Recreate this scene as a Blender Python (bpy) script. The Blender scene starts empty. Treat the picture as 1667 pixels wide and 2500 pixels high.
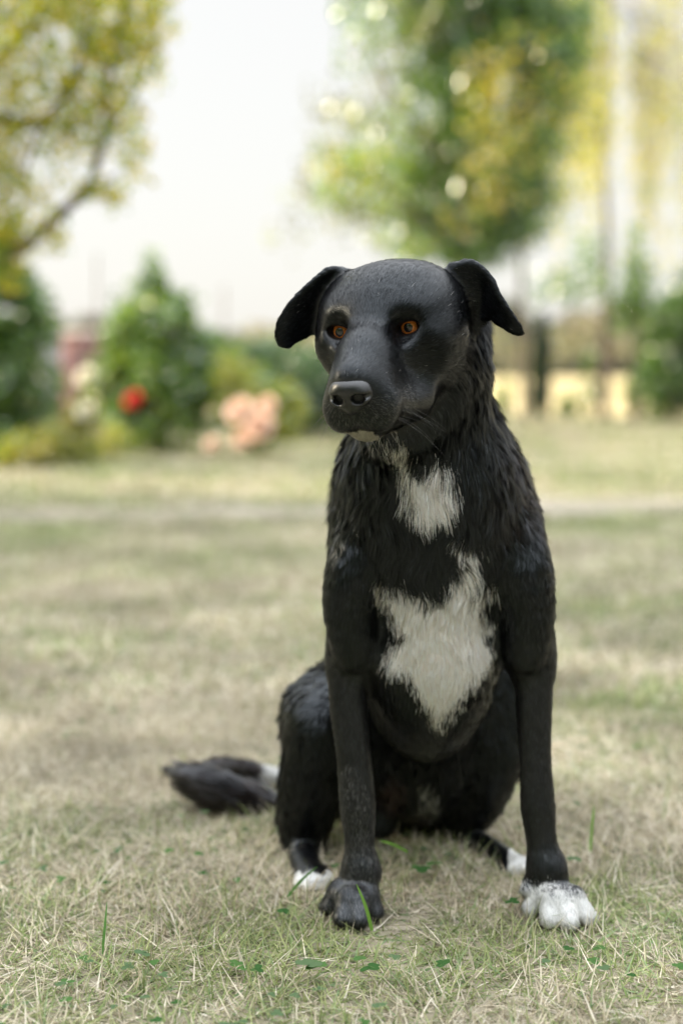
import bpy, math, random
import numpy as np
from mathutils import Vector, Matrix, kdtree

random.seed(7)
RNG = np.random.default_rng(11)
SC = bpy.context.scene
COL = SC.collection

# ------------------------------------------------------------------ camera
CAM_H = 0.660
FOCAL = 50.0
F_PX = 2500.0 * FOCAL / 36.0
PITCH = math.atan(355.0 / F_PX)
cam_data = bpy.data.cameras.new('camera')
cam_data.sensor_fit = 'VERTICAL'
cam_data.sensor_height = 36.0
cam_data.sensor_width = 24.0
cam_data.lens = FOCAL
cam_data.clip_start = 0.05
cam_data.clip_end = 2000.0
cam_data.dof.use_dof = True
cam_data.dof.focus_distance = 1.56
cam_data.dof.aperture_fstop = 1.9
cam = bpy.data.objects.new('camera', cam_data)
COL.objects.link(cam)
cam.location = (0.0, 0.0, CAM_H)
cam.rotation_euler = (math.pi / 2 - PITCH, 0.0, 0.0)
SC.camera = cam

# ------------------------------------------------------------------ sky and sun
SUN_ELEV = math.radians(22.0)
SUN_AZ = math.radians(-76.0)          # measured from +Y (away from the camera) towards +X; negative = left
world = bpy.data.worlds.new('World')
SC.world = world
world.use_nodes = True
wn = world.node_tree
wn.nodes.clear()
w_out = wn.nodes.new('ShaderNodeOutputWorld')
w_bg = wn.nodes.new('ShaderNodeBackground')
w_sky = wn.nodes.new('ShaderNodeTexSky')
w_sky.sky_type = 'NISHITA'
w_sky.sun_disc = False
w_sky.sun_elevation = SUN_ELEV
w_sky.sun_rotation = SUN_AZ
w_sky.air_density = 1.0
w_sky.dust_density = 3.0
w_mix = wn.nodes.new('ShaderNodeMixRGB')
w_mix.blend_type = 'MIX'
w_mix.inputs['Fac'].default_value = 0.86
w_coord = wn.nodes.new('ShaderNodeTexCoord')
w_sep = wn.nodes.new('ShaderNodeSeparateXYZ')
w_ramp = wn.nodes.new('ShaderNodeValToRGB')
w_ramp.color_ramp.elements[0].position = 0.0
w_ramp.color_ramp.elements[0].color = (4.35, 4.27, 4.05, 1)
e_ = w_ramp.color_ramp.elements.new(0.28)
e_.color = (4.35, 4.28, 4.15, 1)
e_ = w_ramp.color_ramp.elements.new(0.60)
e_.color = (12.5, 12.9, 13.4, 1)
w_ramp.color_ramp.elements[-1].position = 1.0
w_ramp.color_ramp.elements[-1].color = (27.0, 28.3, 30.0, 1)
wn.links.new(w_coord.outputs['Generated'], w_sep.inputs[0])
wn.links.new(w_sep.outputs['Z'], w_ramp.inputs['Fac'])
wn.links.new(w_sky.outputs['Color'], w_mix.inputs['Color1'])
wn.links.new(w_ramp.outputs['Color'], w_mix.inputs['Color2'])
wn.links.new(w_mix.outputs['Color'], w_bg.inputs['Color'])
w_bg.inputs['Strength'].default_value = 0.10
wn.links.new(w_bg.outputs[0], w_out.inputs[0])

sun_data = bpy.data.lights.new('sun', 'SUN')
sun_data.energy = 5.0
sun_data.angle = math.radians(2.0)
sun_data.color = (1.0, 0.86, 0.64)
sun = bpy.data.objects.new('sun', sun_data)
COL.objects.link(sun)
sd = Vector((math.sin(SUN_AZ) * math.cos(SUN_ELEV), math.cos(SUN_AZ) * math.cos(SUN_ELEV), math.sin(SUN_ELEV)))
sun.rotation_euler = sd.to_track_quat('Z', 'Y').to_euler()
sun.location = (-6, 8, 10)

SC.view_settings.view_transform = 'Standard'
SC.view_settings.look = 'None'
SC.view_settings.gamma = 1.0
SC.view_settings.use_curve_mapping = False
SC.view_settings.exposure = 1.25
SC.render.engine = 'CYCLES'
SC.cycles.use_denoising = True
SC.cycles.denoiser = 'OPENIMAGEDENOISE'
SC.cycles.denoising_input_passes = 'RGB_ALBEDO_NORMAL'
SC.cycles.denoising_prefilter = 'ACCURATE'
SC.cycles.max_bounces = 8
SC.cycles.diffuse_bounces = 3
SC.cycles.glossy_bounces = 3
SC.cycles.transmission_bounces = 5
SC.cycles.transparent_max_bounces = 6
SC.cycles.sample_clamp_indirect = 4.0
SC.cycles.sample_clamp_direct = 30.0


# ------------------------------------------------------------------ helpers
def P(px, py, Y):
    """World point at distance Y in front of the camera's foot, seen at that place of the photograph (1667 x 2500)."""
    u = (px - 833.5) / F_PX
    v = (1250.0 - py) / F_PX
    t = Y / (math.cos(PITCH) + v * math.sin(PITCH))
    return np.array([u * t, Y, CAM_H + t * (v * math.cos(PITCH) - math.sin(PITCH))])


def rad(r_px, Y):
    return r_px * Y / F_PX


def to_px(pts):
    """Photograph coordinates of world points (N,3)."""
    y = pts[:, 1]
    z = pts[:, 2] - CAM_H
    dep = y * math.cos(PITCH) - z * math.sin(PITCH)
    up = y * math.sin(PITCH) + z * math.cos(PITCH)
    return np.stack([833.5 + F_PX * pts[:, 0] / dep, 1250.0 - F_PX * up / dep], 1)


def tag(o, label=None, cat=None, group=None, kind=None):
    if label: o['label'] = label
    if cat: o['category'] = cat
    if group: o['group'] = group
    if kind: o['kind'] = kind
    return o


def empty(name, loc, label=None, cat=None, group=None):
    o = bpy.data.objects.new(name, None)
    o.empty_display_size = 0.1
    o.location = loc
    COL.objects.link(o)
    return tag(o, label, cat, group)


def link(name, data, parent=None):
    o = bpy.data.objects.new(name, data)
    COL.objects.link(o)
    if parent is not None:
        o.parent = parent
        o.matrix_parent_inverse = Matrix.Translation(-Vector(parent.location))
    return o


def mesh_from(name, verts, faces, mat=None, smooth=False):
    """verts (N,3); faces (M,3) or (M,4) index array."""
    verts = np.asarray(verts, dtype=np.float32)
    faces = np.asarray(faces, dtype=np.int32)
    k = faces.shape[1]
    me = bpy.data.meshes.new(name)
    me.vertices.add(len(verts))
    me.vertices.foreach_set('co', verts.ravel())
    me.loops.add(faces.size)
    me.loops.foreach_set('vertex_index', faces.ravel())
    me.polygons.add(len(faces))
    me.polygons.foreach_set('loop_start', np.arange(0, faces.size, k, dtype=np.int32))
    me.polygons.foreach_set('loop_total', np.full(len(faces), k, dtype=np.int32))
    if smooth:
        me.polygons.foreach_set('use_smooth', np.ones(len(faces), dtype=bool))
    me.update(calc_edges=True)
    if mat: me.materials.append(mat)
    return me


def add_color(me, name, cols):
    a = me.color_attributes.new(name, 'FLOAT_COLOR', 'POINT')
    c = np.ones((len(cols), 4), dtype=np.float32)
    c[:, :3] = cols
    a.data.foreach_set('color', c.ravel())


def new_mat(name):
    m = bpy.data.materials.new(name)
    m.use_nodes = True
    nt = m.node_tree
    b = nt.nodes['Principled BSDF']
    return m, nt, b


def attr_node(nt, name):
    n = nt.nodes.new('ShaderNodeAttribute')
    n.attribute_name = name
    return n


def snoise(p, scale, seed=0):
    """Cheap smooth pseudo-noise in about -1..1 at points (N,3)."""
    r = np.random.default_rng(seed)
    out = np.zeros(len(p))
    for i in range(6):
        k = r.normal(size=3)
        k = k / np.linalg.norm(k) * (0.7 + 0.9 * r.random()) * 2 * math.pi / scale
        out += np.sin(p @ k + r.random() * 6.28)
    return out / 2.6


def inside_poly(pts, poly):
    x, y = pts[:, 0], pts[:, 1]
    res = np.zeros(len(pts), dtype=bool)
    n = len(poly)
    for i in range(n):
        x1, y1 = poly[i]
        x2, y2 = poly[(i + 1) % n]
        c = ((y1 > y) != (y2 > y)) & (x < (x2 - x1) * (y - y1) / (y2 - y1 + 1e-12) + x1)
        res ^= c
    return res


def poly_dist(pts, poly):
    """Signed distance in pixels, negative inside."""
    d = np.full(len(pts), 1e9)
    n = len(poly)
    for i in range(n):
        a = np.array(poly[i], float)
        b = np.array(poly[(i + 1) % n], float)
        ab = b - a
        t = np.clip(((pts - a) @ ab) / (ab @ ab), 0, 1)
        d = np.minimum(d, np.linalg.norm(pts - a - t[:, None] * ab, axis=1))
    return np.where(inside_poly(pts, poly), -d, d)
# ------------------------------------------------------------------ ground, path, field
def ground_mat(name, stops, scale, detail_scale=40, bump=.3):
    m, nt, b = new_mat(name)
    tc = nt.nodes.new('ShaderNodeTexCoord')
    n1 = nt.nodes.new('ShaderNodeTexNoise'); n1.inputs['Scale'].default_value = scale; n1.inputs['Detail'].default_value = 6
    n2 = nt.nodes.new('ShaderNodeTexNoise'); n2.inputs['Scale'].default_value = detail_scale; n2.inputs['Detail'].default_value = 5
    mx = nt.nodes.new('ShaderNodeMath'); mx.operation = 'MULTIPLY_ADD'; mx.inputs[1].default_value = .45
    ad = nt.nodes.new('ShaderNodeMath'); ad.operation = 'MULTIPLY'; ad.inputs[1].default_value = .55
    rp = nt.nodes.new('ShaderNodeValToRGB')
    e = rp.color_ramp.elements
    e[0].position, e[0].color = stops[0][0], (*stops[0][1], 1)
    e[1].position, e[1].color = stops[-1][0], (*stops[-1][1], 1)
    for p_, c in stops[1:-1]:
        x = e.new(p_); x.color = (*c, 1)
    bp = nt.nodes.new('ShaderNodeBump'); bp.inputs['Strength'].default_value = bump; bp.inputs['Distance'].default_value = .02
    L = nt.links.new
    L(tc.outputs['Object'], n1.inputs['Vector']); L(tc.outputs['Object'], n2.inputs['Vector'])
    L(n1.outputs['Fac'], ad.inputs[0]); L(n2.outputs['Fac'], mx.inputs[0]); L(ad.outputs[0], mx.inputs[2])
    L(mx.outputs[0], rp.inputs['Fac']); L(rp.outputs['Color'], b.inputs['Base Color'])
    L(n2.outputs['Fac'], bp.inputs['Height']); L(bp.outputs[0], b.inputs['Normal'])
    b.inputs['Roughness'].default_value = .95
    b.inputs['Specular IOR Level'].default_value = .1
    return m


lawn_mat = ground_mat('dry_lawn_soil', [(.36, (.07, .07, .04)), (.47, (.14, .13, .085)), (.56, (.24, .21, .155)), (.66, (.34, .30, .23))], .9, 35)
me = mesh_from('ground', [(-400, -60, 0), (400, -60, 0), (400, 900, 0), (-400, 900, 0)], [(0, 1, 2, 3)], lawn_mat)
tag(link('ground', me), 'dry yellowish lawn with greener patches spreading away behind the dog', kind='structure')

field_mat = ground_mat('ripe_field', [(.35, (.26, .21, .10)), (.5, (.40, .32, .16)), (.65, (.48, .40, .22))], .25, 6, .5)
gx = np.linspace(-30, 160, 60); gy = np.linspace(19, 75, 30)
GX, GY = np.meshgrid(gx, gy, indexing='ij')
GZ = -.02 + .14 * np.clip((GY - 19) / 4, 0, 1) + .05 * np.sin(GX * .7) * np.sin(GY * .5)
idx = np.arange(GX.size).reshape(GX.shape)
F = np.stack([idx[:-1, :-1].ravel(), idx[1:, :-1].ravel(), idx[1:, 1:].ravel(), idx[:-1, 1:].ravel()], 1)
me = mesh_from('field', np.stack([GX.ravel(), GY.ravel(), GZ.ravel()], 1), F, field_mat, smooth=True)
tag(link('field', me), 'sunlit golden field of ripe grass beyond the lawn', kind='structure')

path_mat = ground_mat('pale_trodden_path', [(.35, (.12, .12, .07)), (.5, (.22, .195, .15)), (.65, (.32, .28, .24))], 3, 60)
xs = np.linspace(-9, 11, 120)
mid = 6.45 + .10 * xs + .10 * np.sin(xs * .8) + .05 * np.sin(xs * 2.3)
wd = .22 + .07 * np.sin(xs * 1.7)
rows = []
for t, z in ((-1.15, .002), (-.9, .022), (0, .030), (.9, .022), (1.15, .002)):
    rows.append(np.stack([xs, mid + wd * t, np.full_like(xs, z) + .003 * np.sin(xs * 9 + t)], 1))
W = np.concatenate(rows)
idx = np.arange(len(W)).reshape(5, -1)
F = np.stack([idx[:-1, :-1].ravel(), idx[:-1, 1:].ravel(), idx[1:, 1:].ravel(), idx[1:, :-1].ravel()], 1)
tag(link('path', mesh_from('path', W, F, path_mat, smooth=True)), 'pale trodden path crossing the lawn behind the dog', kind='structure')

# ------------------------------------------------------------------ leaves, limbs
def leaf_mat(name, gloss=.05, trans=.45, rough=.30, tint=(2.3, 2.1, .9)):
    m = bpy.data.materials.new(name); m.use_nodes = True
    nt = m.node_tree; nt.nodes.clear()
    out = nt.nodes.new('ShaderNodeOutputMaterial')
    an = attr_node(nt, 'leaf')
    df = nt.nodes.new('ShaderNodeBsdfDiffuse'); tr = nt.nodes.new('ShaderNodeBsdfTranslucent')
    gl = nt.nodes.new('ShaderNodeBsdfGlossy'); gl.inputs['Roughness'].default_value = rough
    gl.inputs['Color'].default_value = (.9, .92, .85, 1)
    hs = nt.nodes.new('ShaderNodeMixRGB'); hs.blend_type = 'MULTIPLY'; hs.inputs['Fac'].default_value = 1
    hs.inputs['Color2'].default_value = (*tint, 1)
    m1 = nt.nodes.new('ShaderNodeMixShader'); m1.inputs[0].default_value = trans
    m2 = nt.nodes.new('ShaderNodeMixShader')
    m2.inputs[0].default_value = gloss
    L = nt.links.new
    L(an.outputs['Color'], df.inputs['Color']); L(an.outputs['Color'], hs.inputs['Color1']); L(hs.outputs[0], tr.inputs['Color'])
    L(df.outputs[0], m1.inputs[1]); L(tr.outputs[0], m1.inputs[2]); L(m1.outputs[0], m2.inputs[1]); L(gl.outputs[0], m2.inputs[2])
    L(m2.outputs[0], out.inputs[0])
    return m


LEAF = leaf_mat('leaf', .10, .45, .24)
LEAF_DULL = leaf_mat('leaf_matt', .02, .5, .35)
LEAF_FAR = leaf_mat('leaf_far', .03, .35, .5, (1.2, 1.1, 1.0))
bark_mat, nt, b = new_mat('bark')
b.inputs['Base Color'].default_value = (.085, .065, .05, 1); b.inputs['Roughness'].default_value = .9
no = nt.nodes.new('ShaderNodeTexNoise'); no.inputs['Scale'].default_value = 25; no.inputs['Detail'].default_value = 6
rp = nt.nodes.new('ShaderNodeValToRGB')
rp.color_ramp.elements[0].color = (.04, .03, .022, 1); rp.color_ramp.elements[1].color = (.17, .13, .10, 1)
nt.links.new(no.outputs['Fac'], rp.inputs['Fac']); nt.links.new(rp.outputs['Color'], b.inputs['Base Color'])
bp = nt.nodes.new('ShaderNodeBump'); bp.inputs['Distance'].default_value = .02
nt.links.new(no.outputs['Fac'], bp.inputs['Height']); nt.links.new(bp.outputs[0], b.inputs['Normal'])


def leaves(name, cents, sizes, cols, mat, parent, seed=0, droop=0.0):
    """One folded rhombic leaf of four triangles at every centre; cols (n, 3)."""
    r = np.random.default_rng(seed)
    n = len(cents)
    d = r.normal(size=(n, 3)); d[:, 2] -= droop
    d /= np.linalg.norm(d, axis=1)[:, None]
    s = np.cross(d, r.normal(size=(n, 3))); s /= np.linalg.norm(s, axis=1)[:, None]
    u = np.cross(d, s)
    sz = np.asarray(sizes)[:, None] * (.7 + .6 * r.random((n, 1)))
    a = cents - d * sz * .5
    c = cents + d * sz * .5
    l = cents + s * sz * .30 + u * sz * .10 - d * sz * .06
    q = cents - s * sz * .30 + u * sz * .10 - d * sz * .06
    V = np.stack([a, l, c, q], 1).reshape(-1, 3)
    i = np.arange(n)[:, None] * 4
    F = np.concatenate([i + np.array([[0, 1, 2]]), i + np.array([[0, 2, 3]])])
    me = mesh_from(name, V, F, mat)
    add_color(me, 'leaf', np.repeat(np.clip(cols, 0, 1), 4, 0))
    return link(name, me, parent)


def limb_mesh(name, paths, mat, parent, sides=7):
    """paths: list of (points (n,3), radii (n))."""
    VV, FF, off = [], [], 0
    for pts, rr in paths:
        A = spline(np.concatenate([np.asarray(pts, float), np.asarray(rr, float)[:, None]], 1), 4)
        C, R_ = A[:, :3], np.maximum(A[:, 3], .001)
        t = np.gradient(C, axis=0); t /= np.linalg.norm(t, axis=1)[:, None]
        ref = np.where(np.abs(t[:, 2:3]) > .9, np.array([[1., 0, 0]]), np.array([[0, 0, 1.]]))
        e1 = np.cross(t, ref); e1 /= np.linalg.norm(e1, axis=1)[:, None]
        e2 = np.cross(t, e1)
        an = np.linspace(0, 2 * math.pi, sides, endpoint=False)
        ring = C[:, None] + R_[:, None, None] * (np.cos(an)[None, :, None] * e1[:, None] + np.sin(an)[None, :, None] * e2[:, None])
        VV.append(ring.reshape(-1, 3))
        idx = np.arange(len(C) * sides).reshape(len(C), sides) + off
        a, b_, c, d = idx[:-1], np.roll(idx, -1, 1)[:-1], np.roll(idx, -1, 1)[1:], idx[1:]
        FF.append(np.stack([a.ravel(), b_.ravel(), c.ravel(), d.ravel()], 1))
        off += len(C) * sides
    return link(name, mesh_from(name, np.concatenate(VV), np.concatenate(FF), mat, smooth=True), parent)


def spline(A, per=4):
    A = np.asarray(A, float)
    n = len(A)
    out = []
    for i in range(n - 1):
        p0, p1, p2, p3 = A[max(i - 1, 0)], A[i], A[i + 1], A[min(i + 2, n - 1)]
        for j in range(per):
            f = j / per
            out.append(.5 * ((2 * p1) + (-p0 + p2) * f + (2 * p0 - 5 * p1 + 4 * p2 - p3) * f * f + (-p0 + 3 * p1 - 3 * p2 + p3) * f ** 3))
    out.append(A[-1])
    return np.array(out)


def blob_points(c, rad3, n, rng, shell=.45, gap=.0, gscale=.3, seed=1):
    """Points in an ellipsoid, thinned where a noise is low so that it has gaps and clumps."""
    m = int(n * 2.2) + 10
    d = rng.normal(size=(m, 3)); d /= np.linalg.norm(d, axis=1)[:, None]
    rr = rng.random(m) ** shell
    p = np.array(c) + d * rr[:, None] * np.array(rad3) * (1 + .18 * snoise(d, 1.1, seed))[:, None]
    keep = snoise(p, gscale, seed + 5) + .5 * snoise(p, gscale * .4, seed + 6) > gap - .25
    return p[keep][:n]


def mixcol(n, rng, pal, wts):
    k = rng.choice(len(pal), n, p=np.array(wts) / sum(wts))
    return np.array(pal)[k] * (.75 + .5 * rng.random((n, 1)))


GREEN = (.070, .145, .030); DGREEN = (.028, .070, .020); YGREEN = (.19, .23, .045); YEL = (.34, .30, .06); LIME = (.14, .23, .04); BLUEG = (.03, .07, .045)


def shrub(name, label, px, base_y, Y, blobs, pal, wts, size, stems=5, seed=0, cat='shrub', group=None, mat=None, shell=.5, gap=0.0):
    """blobs: (px, py, dY, rx_px, ry_px, count)."""
    r = np.random.default_rng(seed + 100)
    base = P(px, base_y, Y); base[2] = 0
    root = empty(name, base, label, cat, group)
    pts = []
    paths = []
    for i, (bx, by, dy, rx, ry, n) in enumerate(blobs):
        c = P(bx, by, Y + dy)
        rx_, rz_ = rad(rx, Y), rad(ry, Y)
        pts.append(blob_points(c, (rx_, rx_ * .9, rz_), n, r, shell, gap, max(rx_, rz_) * .8, seed + i))
        for k in range(max(1, stems // len(blobs))):
            q = c + (r.random(3) - .5) * np.array([rx_, rx_, rz_])
            m_ = (base + q) / 2 + (r.random(3) - .5) * .2
            paths.append(([base + (r.random(3) - .5) * np.array([.12, .12, 0]), m_, q], [.014, .010, .004]))
    pts = np.concatenate(pts)
    pts = pts[pts[:, 2] > .02]
    leaves('foliage', pts, np.full(len(pts), size), mixcol(len(pts), r, pal, wts), mat or LEAF, root, seed)
    limb_mesh('stem', paths, bark_mat, root, 5)
    return root
# ------------------------------------------------------------------ left: dark shrub, low wall, bushes with flowers
shrub('evergreen_shrub', 'tall dark green shrub at the left edge of the picture', 20, 1130, 9.6,
      [(10, 960, 0, 140, 160, 4200), (30, 790, 0, 110, 130, 3200), (-30, 640, 0, 90, 110, 2200), (-120, 880, .2, 150, 260, 2500)], [GREEN, DGREEN, LIME], [6, 3, 2], .055, 8, 1)
# wall of rendered blocks with a capped pillar
def box(lo, hi):
    lo, hi = np.array(lo, float), np.array(hi, float)
    v = np.array([[(lo, hi)[i][0], (lo, hi)[j][1], (lo, hi)[k][2]] for i in (0, 1) for j in (0, 1) for k in (0, 1)])
    f = np.array([[0, 1, 3, 2], [4, 6, 7, 5], [0, 4, 5, 1], [2, 3, 7, 6], [0, 2, 6, 4], [1, 5, 7, 3]])
    return v, f


def boxes(name, bs, mat, parent):
    V, F = [], []
    for i, (lo, hi) in enumerate(bs):
        v, f = box(lo, hi); V.append(v); F.append(f + 8 * i)
    return link(name, mesh_from(name, np.concatenate(V), np.concatenate(F), mat), parent)


def plain(name, col, rough=.85, sc=8, var=.25):
    m, nt, b = new_mat(name)
    no = nt.nodes.new('ShaderNodeTexNoise'); no.inputs['Scale'].default_value = sc; no.inputs['Detail'].default_value = 6
    rp = nt.nodes.new('ShaderNodeValToRGB')
    rp.color_ramp.elements[0].position = .3; rp.color_ramp.elements[1].position = .7
    rp.color_ramp.elements[0].color = (*[c * (1 - var) for c in col], 1); rp.color_ramp.elements[1].color = (*[min(1, c * (1 + var)) for c in col], 1)
    nt.links.new(no.outputs['Fac'], rp.inputs['Fac']); nt.links.new(rp.outputs['Color'], b.inputs['Base Color'])
    b.inputs['Roughness'].default_value = rough
    return m


red_wall = plain('reddish_wall', (.30, .16, .155)); grey_stone = plain('grey_stone', (.30, .28, .29)); cap_mat = plain('cap_stone', (.42, .36, .35))
WY = 15.0
wl, wr_ = P(148, 900, WY)[0], P(480, 900, WY)[0]
ztop = P(200, 806, WY)[2]
wallE = empty('garden_wall', ((wl + wr_) / 2, WY, 0), 'low reddish garden wall behind the bushes on the left', 'wall')
cnt = 0
for rI in range(5):
    z0, z1 = (ztop - .07) * rI / 5 + .004, (ztop - .07) * (rI + 1) / 5 - .010
    x = wl - (.0 if rI % 2 else -.25)
    xx = [wl] + list(np.arange(wl + (.25 if rI % 2 else .5), wr_ - .1, .5)) + [wr_]
    for a_, b_ in zip(xx[:-1], xx[1:]):
        boxes('block', [((a_ + .006, WY - .002 * (cnt % 3), z0), (b_ - .006, WY + .22, z1))], red_wall, wallE); cnt += 1
boxes('mortar', [((wl + .01, WY + .02, 0), (wr_ - .01, WY + .20, ztop - .08))], grey_stone, wallE)
boxes('coping', [((wl, WY - .03, ztop - .07), (wr_, WY + .25, ztop))], cap_mat, wallE)
pl, pr_ = P(84, 900, 14.6)[0], P(146, 900, 14.6)[0]
ptop = P(100, 760, 14.6)[2]
pe = empty('gate_pillar', ((pl + pr_) / 2, 14.72, 0), 'grey stone pillar at the end of the low reddish wall', 'pillar')
boxes('shaft', [((pl + .02, 14.6, 0), (pr_ - .02, 14.85, ptop - .08))], grey_stone, pe)
boxes('cap', [((pl - .02, 14.56, ptop - .08), (pr_ + .02, 14.89, ptop))], cap_mat, pe)

shrub('rose_bush', 'rounded dark green bush with glinting leaves and one red bloom', 395, 1115, 11.0,
      [(395, 960, 0, 165, 140, 6000), (370, 800, 0, 110, 110, 2600), (470, 880, .1, 90, 90, 1800), (300, 880, .1, 75, 90, 1500), (372, 690, 0, 40, 75, 260), (440, 760, 0, 45, 60, 350)],
      [GREEN, DGREEN, LIME, YGREEN], [6, 4, 3, 1], .062, 10, 2)
shrub('blue_green_shrub', 'dark blue-green bush just behind the muzzle of the dog', 720, 1090, 13.0,
      [(700, 960, 0, 120, 130, 4200), (800, 950, .2, 120, 120, 3000), (640, 880, .3, 60, 60, 900)], [BLUEG, DGREEN, GREEN], [5, 4, 2], .055, 6, 3)
shrub('flowering_shrub', 'yellow-green sunlit bush carrying peach coloured flowers', 640, 1110, 10.6,
      [(600, 960, 0, 75, 80, 1100), (690, 1000, 0, 65, 80, 1000), (560, 905, 0, 45, 50, 420), (640, 1050, 0, 90, 50, 900)], [YGREEN, YEL, LIME], [5, 3, 3], .045, 6, 4)
shrub('low_border_plant', 'low yellow-green plants under the dark shrub at the left edge', 100, 1140, 9.3,
      [(60, 1095, 0, 90, 45, 900), (160, 1080, 0, 80, 60, 1000), (205, 1010, 0, 40, 60, 400), (215, 1100, 0, 50, 40, 500)], [YGREEN, YEL, LIME], [5, 4, 2], .040, 4, 5)
shrub('low_border_plant', 'small bright yellow-green clump in front of the dark rounded bush', 280, 1110, 10.2,
      [(280, 1075, 0, 42, 45, 420)], [YGREEN, YEL, LIME], [5, 3, 2], .035, 3, 6)
shrub('distant_shrub', 'dark bush showing between the rounded bush and the muzzle of the dog', 600, 1040, 17.0,
      [(600, 900, 0, 70, 70, 900), (520, 900, .3, 60, 90, 900)], [BLUEG, GREEN], [3, 3], .07, 4, 7)
shrub('distant_shrub', 'thin green growth filling in front of the reddish wall', 250, 1060, 14.0,
      [(230, 1010, 0, 60, 50, 450), (330, 900, 0, 60, 90, 700)], [GREEN, YGREEN], [3, 2], .05, 4, 8)

# flowers
def flower(name, label, cat, px, py, Y, r_m, col, seed, group=None, n=46):
    r = np.random.default_rng(seed)
    c = P(px, py, Y)
    root = empty(name, c, label, cat, group)
    m = plain(name + '_petals', col, .6, 30, .12)
    V, F = [], []
    ax3 = np.array([-.35, -.75, .55]); ax3 /= np.linalg.norm(ax3)
    ax1 = np.cross(ax3, [0, 0, 1.]); ax1 /= np.linalg.norm(ax1); ax2 = np.cross(ax3, ax1)
    for i in range(n):
        a = i * 2.39996
        t = i / n
        el = .15 + 1.25 * (1 - t)
        d = np.array([math.cos(a) * math.sin(el), math.sin(a) * math.sin(el), math.cos(el)])
        d = ax1 * d[0] + ax2 * d[1] + ax3 * d[2]
        s = np.cross(d, ax3); s /= np.linalg.norm(s) + 1e-9
        u = np.cross(s, d)
        w = r_m * (.30 + .25 * (1 - t))
        b0, tip = c + d * r_m * .15, c + d * r_m * (.75 + .3 * (1 - t)) + u * w * .4
        mid = (b0 + tip) / 2 + u * w * .1
        k = len(V)
        V += [b0, mid + s * w, tip + s * w * .35, tip - s * w * .35, mid - s * w]
        F += [(k, k + 1, k + 2), (k, k + 2, k + 3), (k, k + 3, k + 4)]
    link('petals', mesh_from('petals', V, F, m, smooth=True), root)
    ca = [(c, c - np.array([0, 0, r_m]), .3)]
    limb_mesh('stalk', [([c, c - np.array([0, -.02, r_m * 1.2]), c - np.array([0, -.06, r_m * 3])], [.004, .004, .004])], bark_mat, root, 5)
    return root


flower('rose', 'single red bloom low in the dark rounded bush', 'flower', 330, 982, 10.0, .075, (.75, .02, .03), 31)
PEACH = (.95, .68, .54); CREAM = (.92, .85, .68)
for i, (x, y, rm, lb) in enumerate(((590, 1010, .11, 'upper left peach bloom of the cluster on the yellow-green bush'), (640, 1050, .13, 'largest peach bloom, in the middle of the cluster on the yellow-green bush'),
                                (600, 1075, .09, 'lowest peach bloom of the cluster on the yellow-green bush'), (655, 1000, .09, 'upper right peach bloom of the cluster, nearest the muzzle'))):
    flower('peach_bloom', lb, 'flower', x, y, 10.0 + .03 * i, rm, PEACH, 40 + i, 'peach blooms on the yellow-green bush')
flower('peach_bloom', 'small peach bloom close to the ground beside the rounded bush', 'flower', 522, 1088, 9.7, .060, PEACH, 45, 'peach blooms on the yellow-green bush')
flower('cream_bloom', 'upper of two cream blooms beside the dark rounded bush', 'flower', 216, 925, 9.2, .080, CREAM, 46, 'cream blooms')
flower('cream_bloom', 'lower of two cream blooms beside the dark rounded bush', 'flower', 216, 1008, 9.2, .075, CREAM, 47, 'cream blooms')
# garden stakes
stake_mat = plain('weathered_wood', (.20, .15, .11))
for (x, y0, y1, Y, rr, lb) in ((236, 620, 1125, 10.0, .007, 'thin wooden stake left of the dark rounded bush'), (545, 700, 900, 16.5, .012, 'thin wooden stake standing right of the rounded bush'),
                               (600, 850, 1100, 12.0, .008, 'short wooden stake by the yellow-green bush')):
    a_, b_ = P(x, y1, Y), P(x + 2, y0, Y)
    a_[2] = 0
    o = limb_mesh('garden_stake', [([a_, (a_ + b_) / 2, b_], [rr, rr, rr * .9])], stake_mat, None, 8)
    tag(o, lb, 'stake', 'garden stakes')
a_ = P(243, 1125, 10.4); a_[2] = 0
o = limb_mesh('post', [([a_, P(241, 1060, 10.4), P(240, 985, 10.4)], [.028, .028, .027])], stake_mat, None, 10)
tag(o, 'short dark wooden post left of the dark rounded bush', 'post')

# ------------------------------------------------------------------ overhanging tree, upper left
def tree(name, label, base, cat='tree'):
    return empty(name, base, label, cat)


t = tree('overhanging_tree', 'tree reaching in from the upper left with yellow-green leaves on thin brown branches', P(-260, 1250, 6.0) * np.array([1, 1, 0]))
rr = np.random.default_rng(77)
B = [  # (points in px, Y) with start and end radius
    ([(-260, 1190, 6.0), (-250, 900, 6.0), (-230, 650, 6.0), (-180, 300, 6.0), (-120, -100, 6.0)], .10, .05),
    ([(-240, 760, 6.0), (-60, 660, 5.9), (60, 600, 5.8), (150, 520, 5.8), (215, 450, 5.8), (255, 330, 5.8), (265, 200, 5.8), (300, 40, 5.8), (330, -120, 5.8)], .030, .008),
    ([(-210, 420, 6.0), (-60, 290, 5.9), (60, 300, 5.8), (120, 280, 5.8), (190, 180, 5.8), (215, 60, 5.8)], .035, .010),
    ([(120, 282, 5.8), (90, 340, 5.7), (60, 420, 5.7)], .012, .006),
    ([(-180, 250, 6.0), (-20, 160, 6.0), (80, 60, 6.1), (140, -60, 6.1)], .03, .010),
    ([(255, 330, 5.8), (310, 260, 5.9), (360, 160, 5.9), (395, 40, 5.9)], .010, .005),
    ([(215, 450, 5.8), (260, 440, 5.8), (300, 420, 5.8)], .008, .004),
]
paths = [([P(*q) for q in pts], np.linspace(a0, a1, len(pts))) for pts, a0, a1 in B]
limb_mesh('trunk', paths[:1], bark_mat, t, 10)
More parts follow.
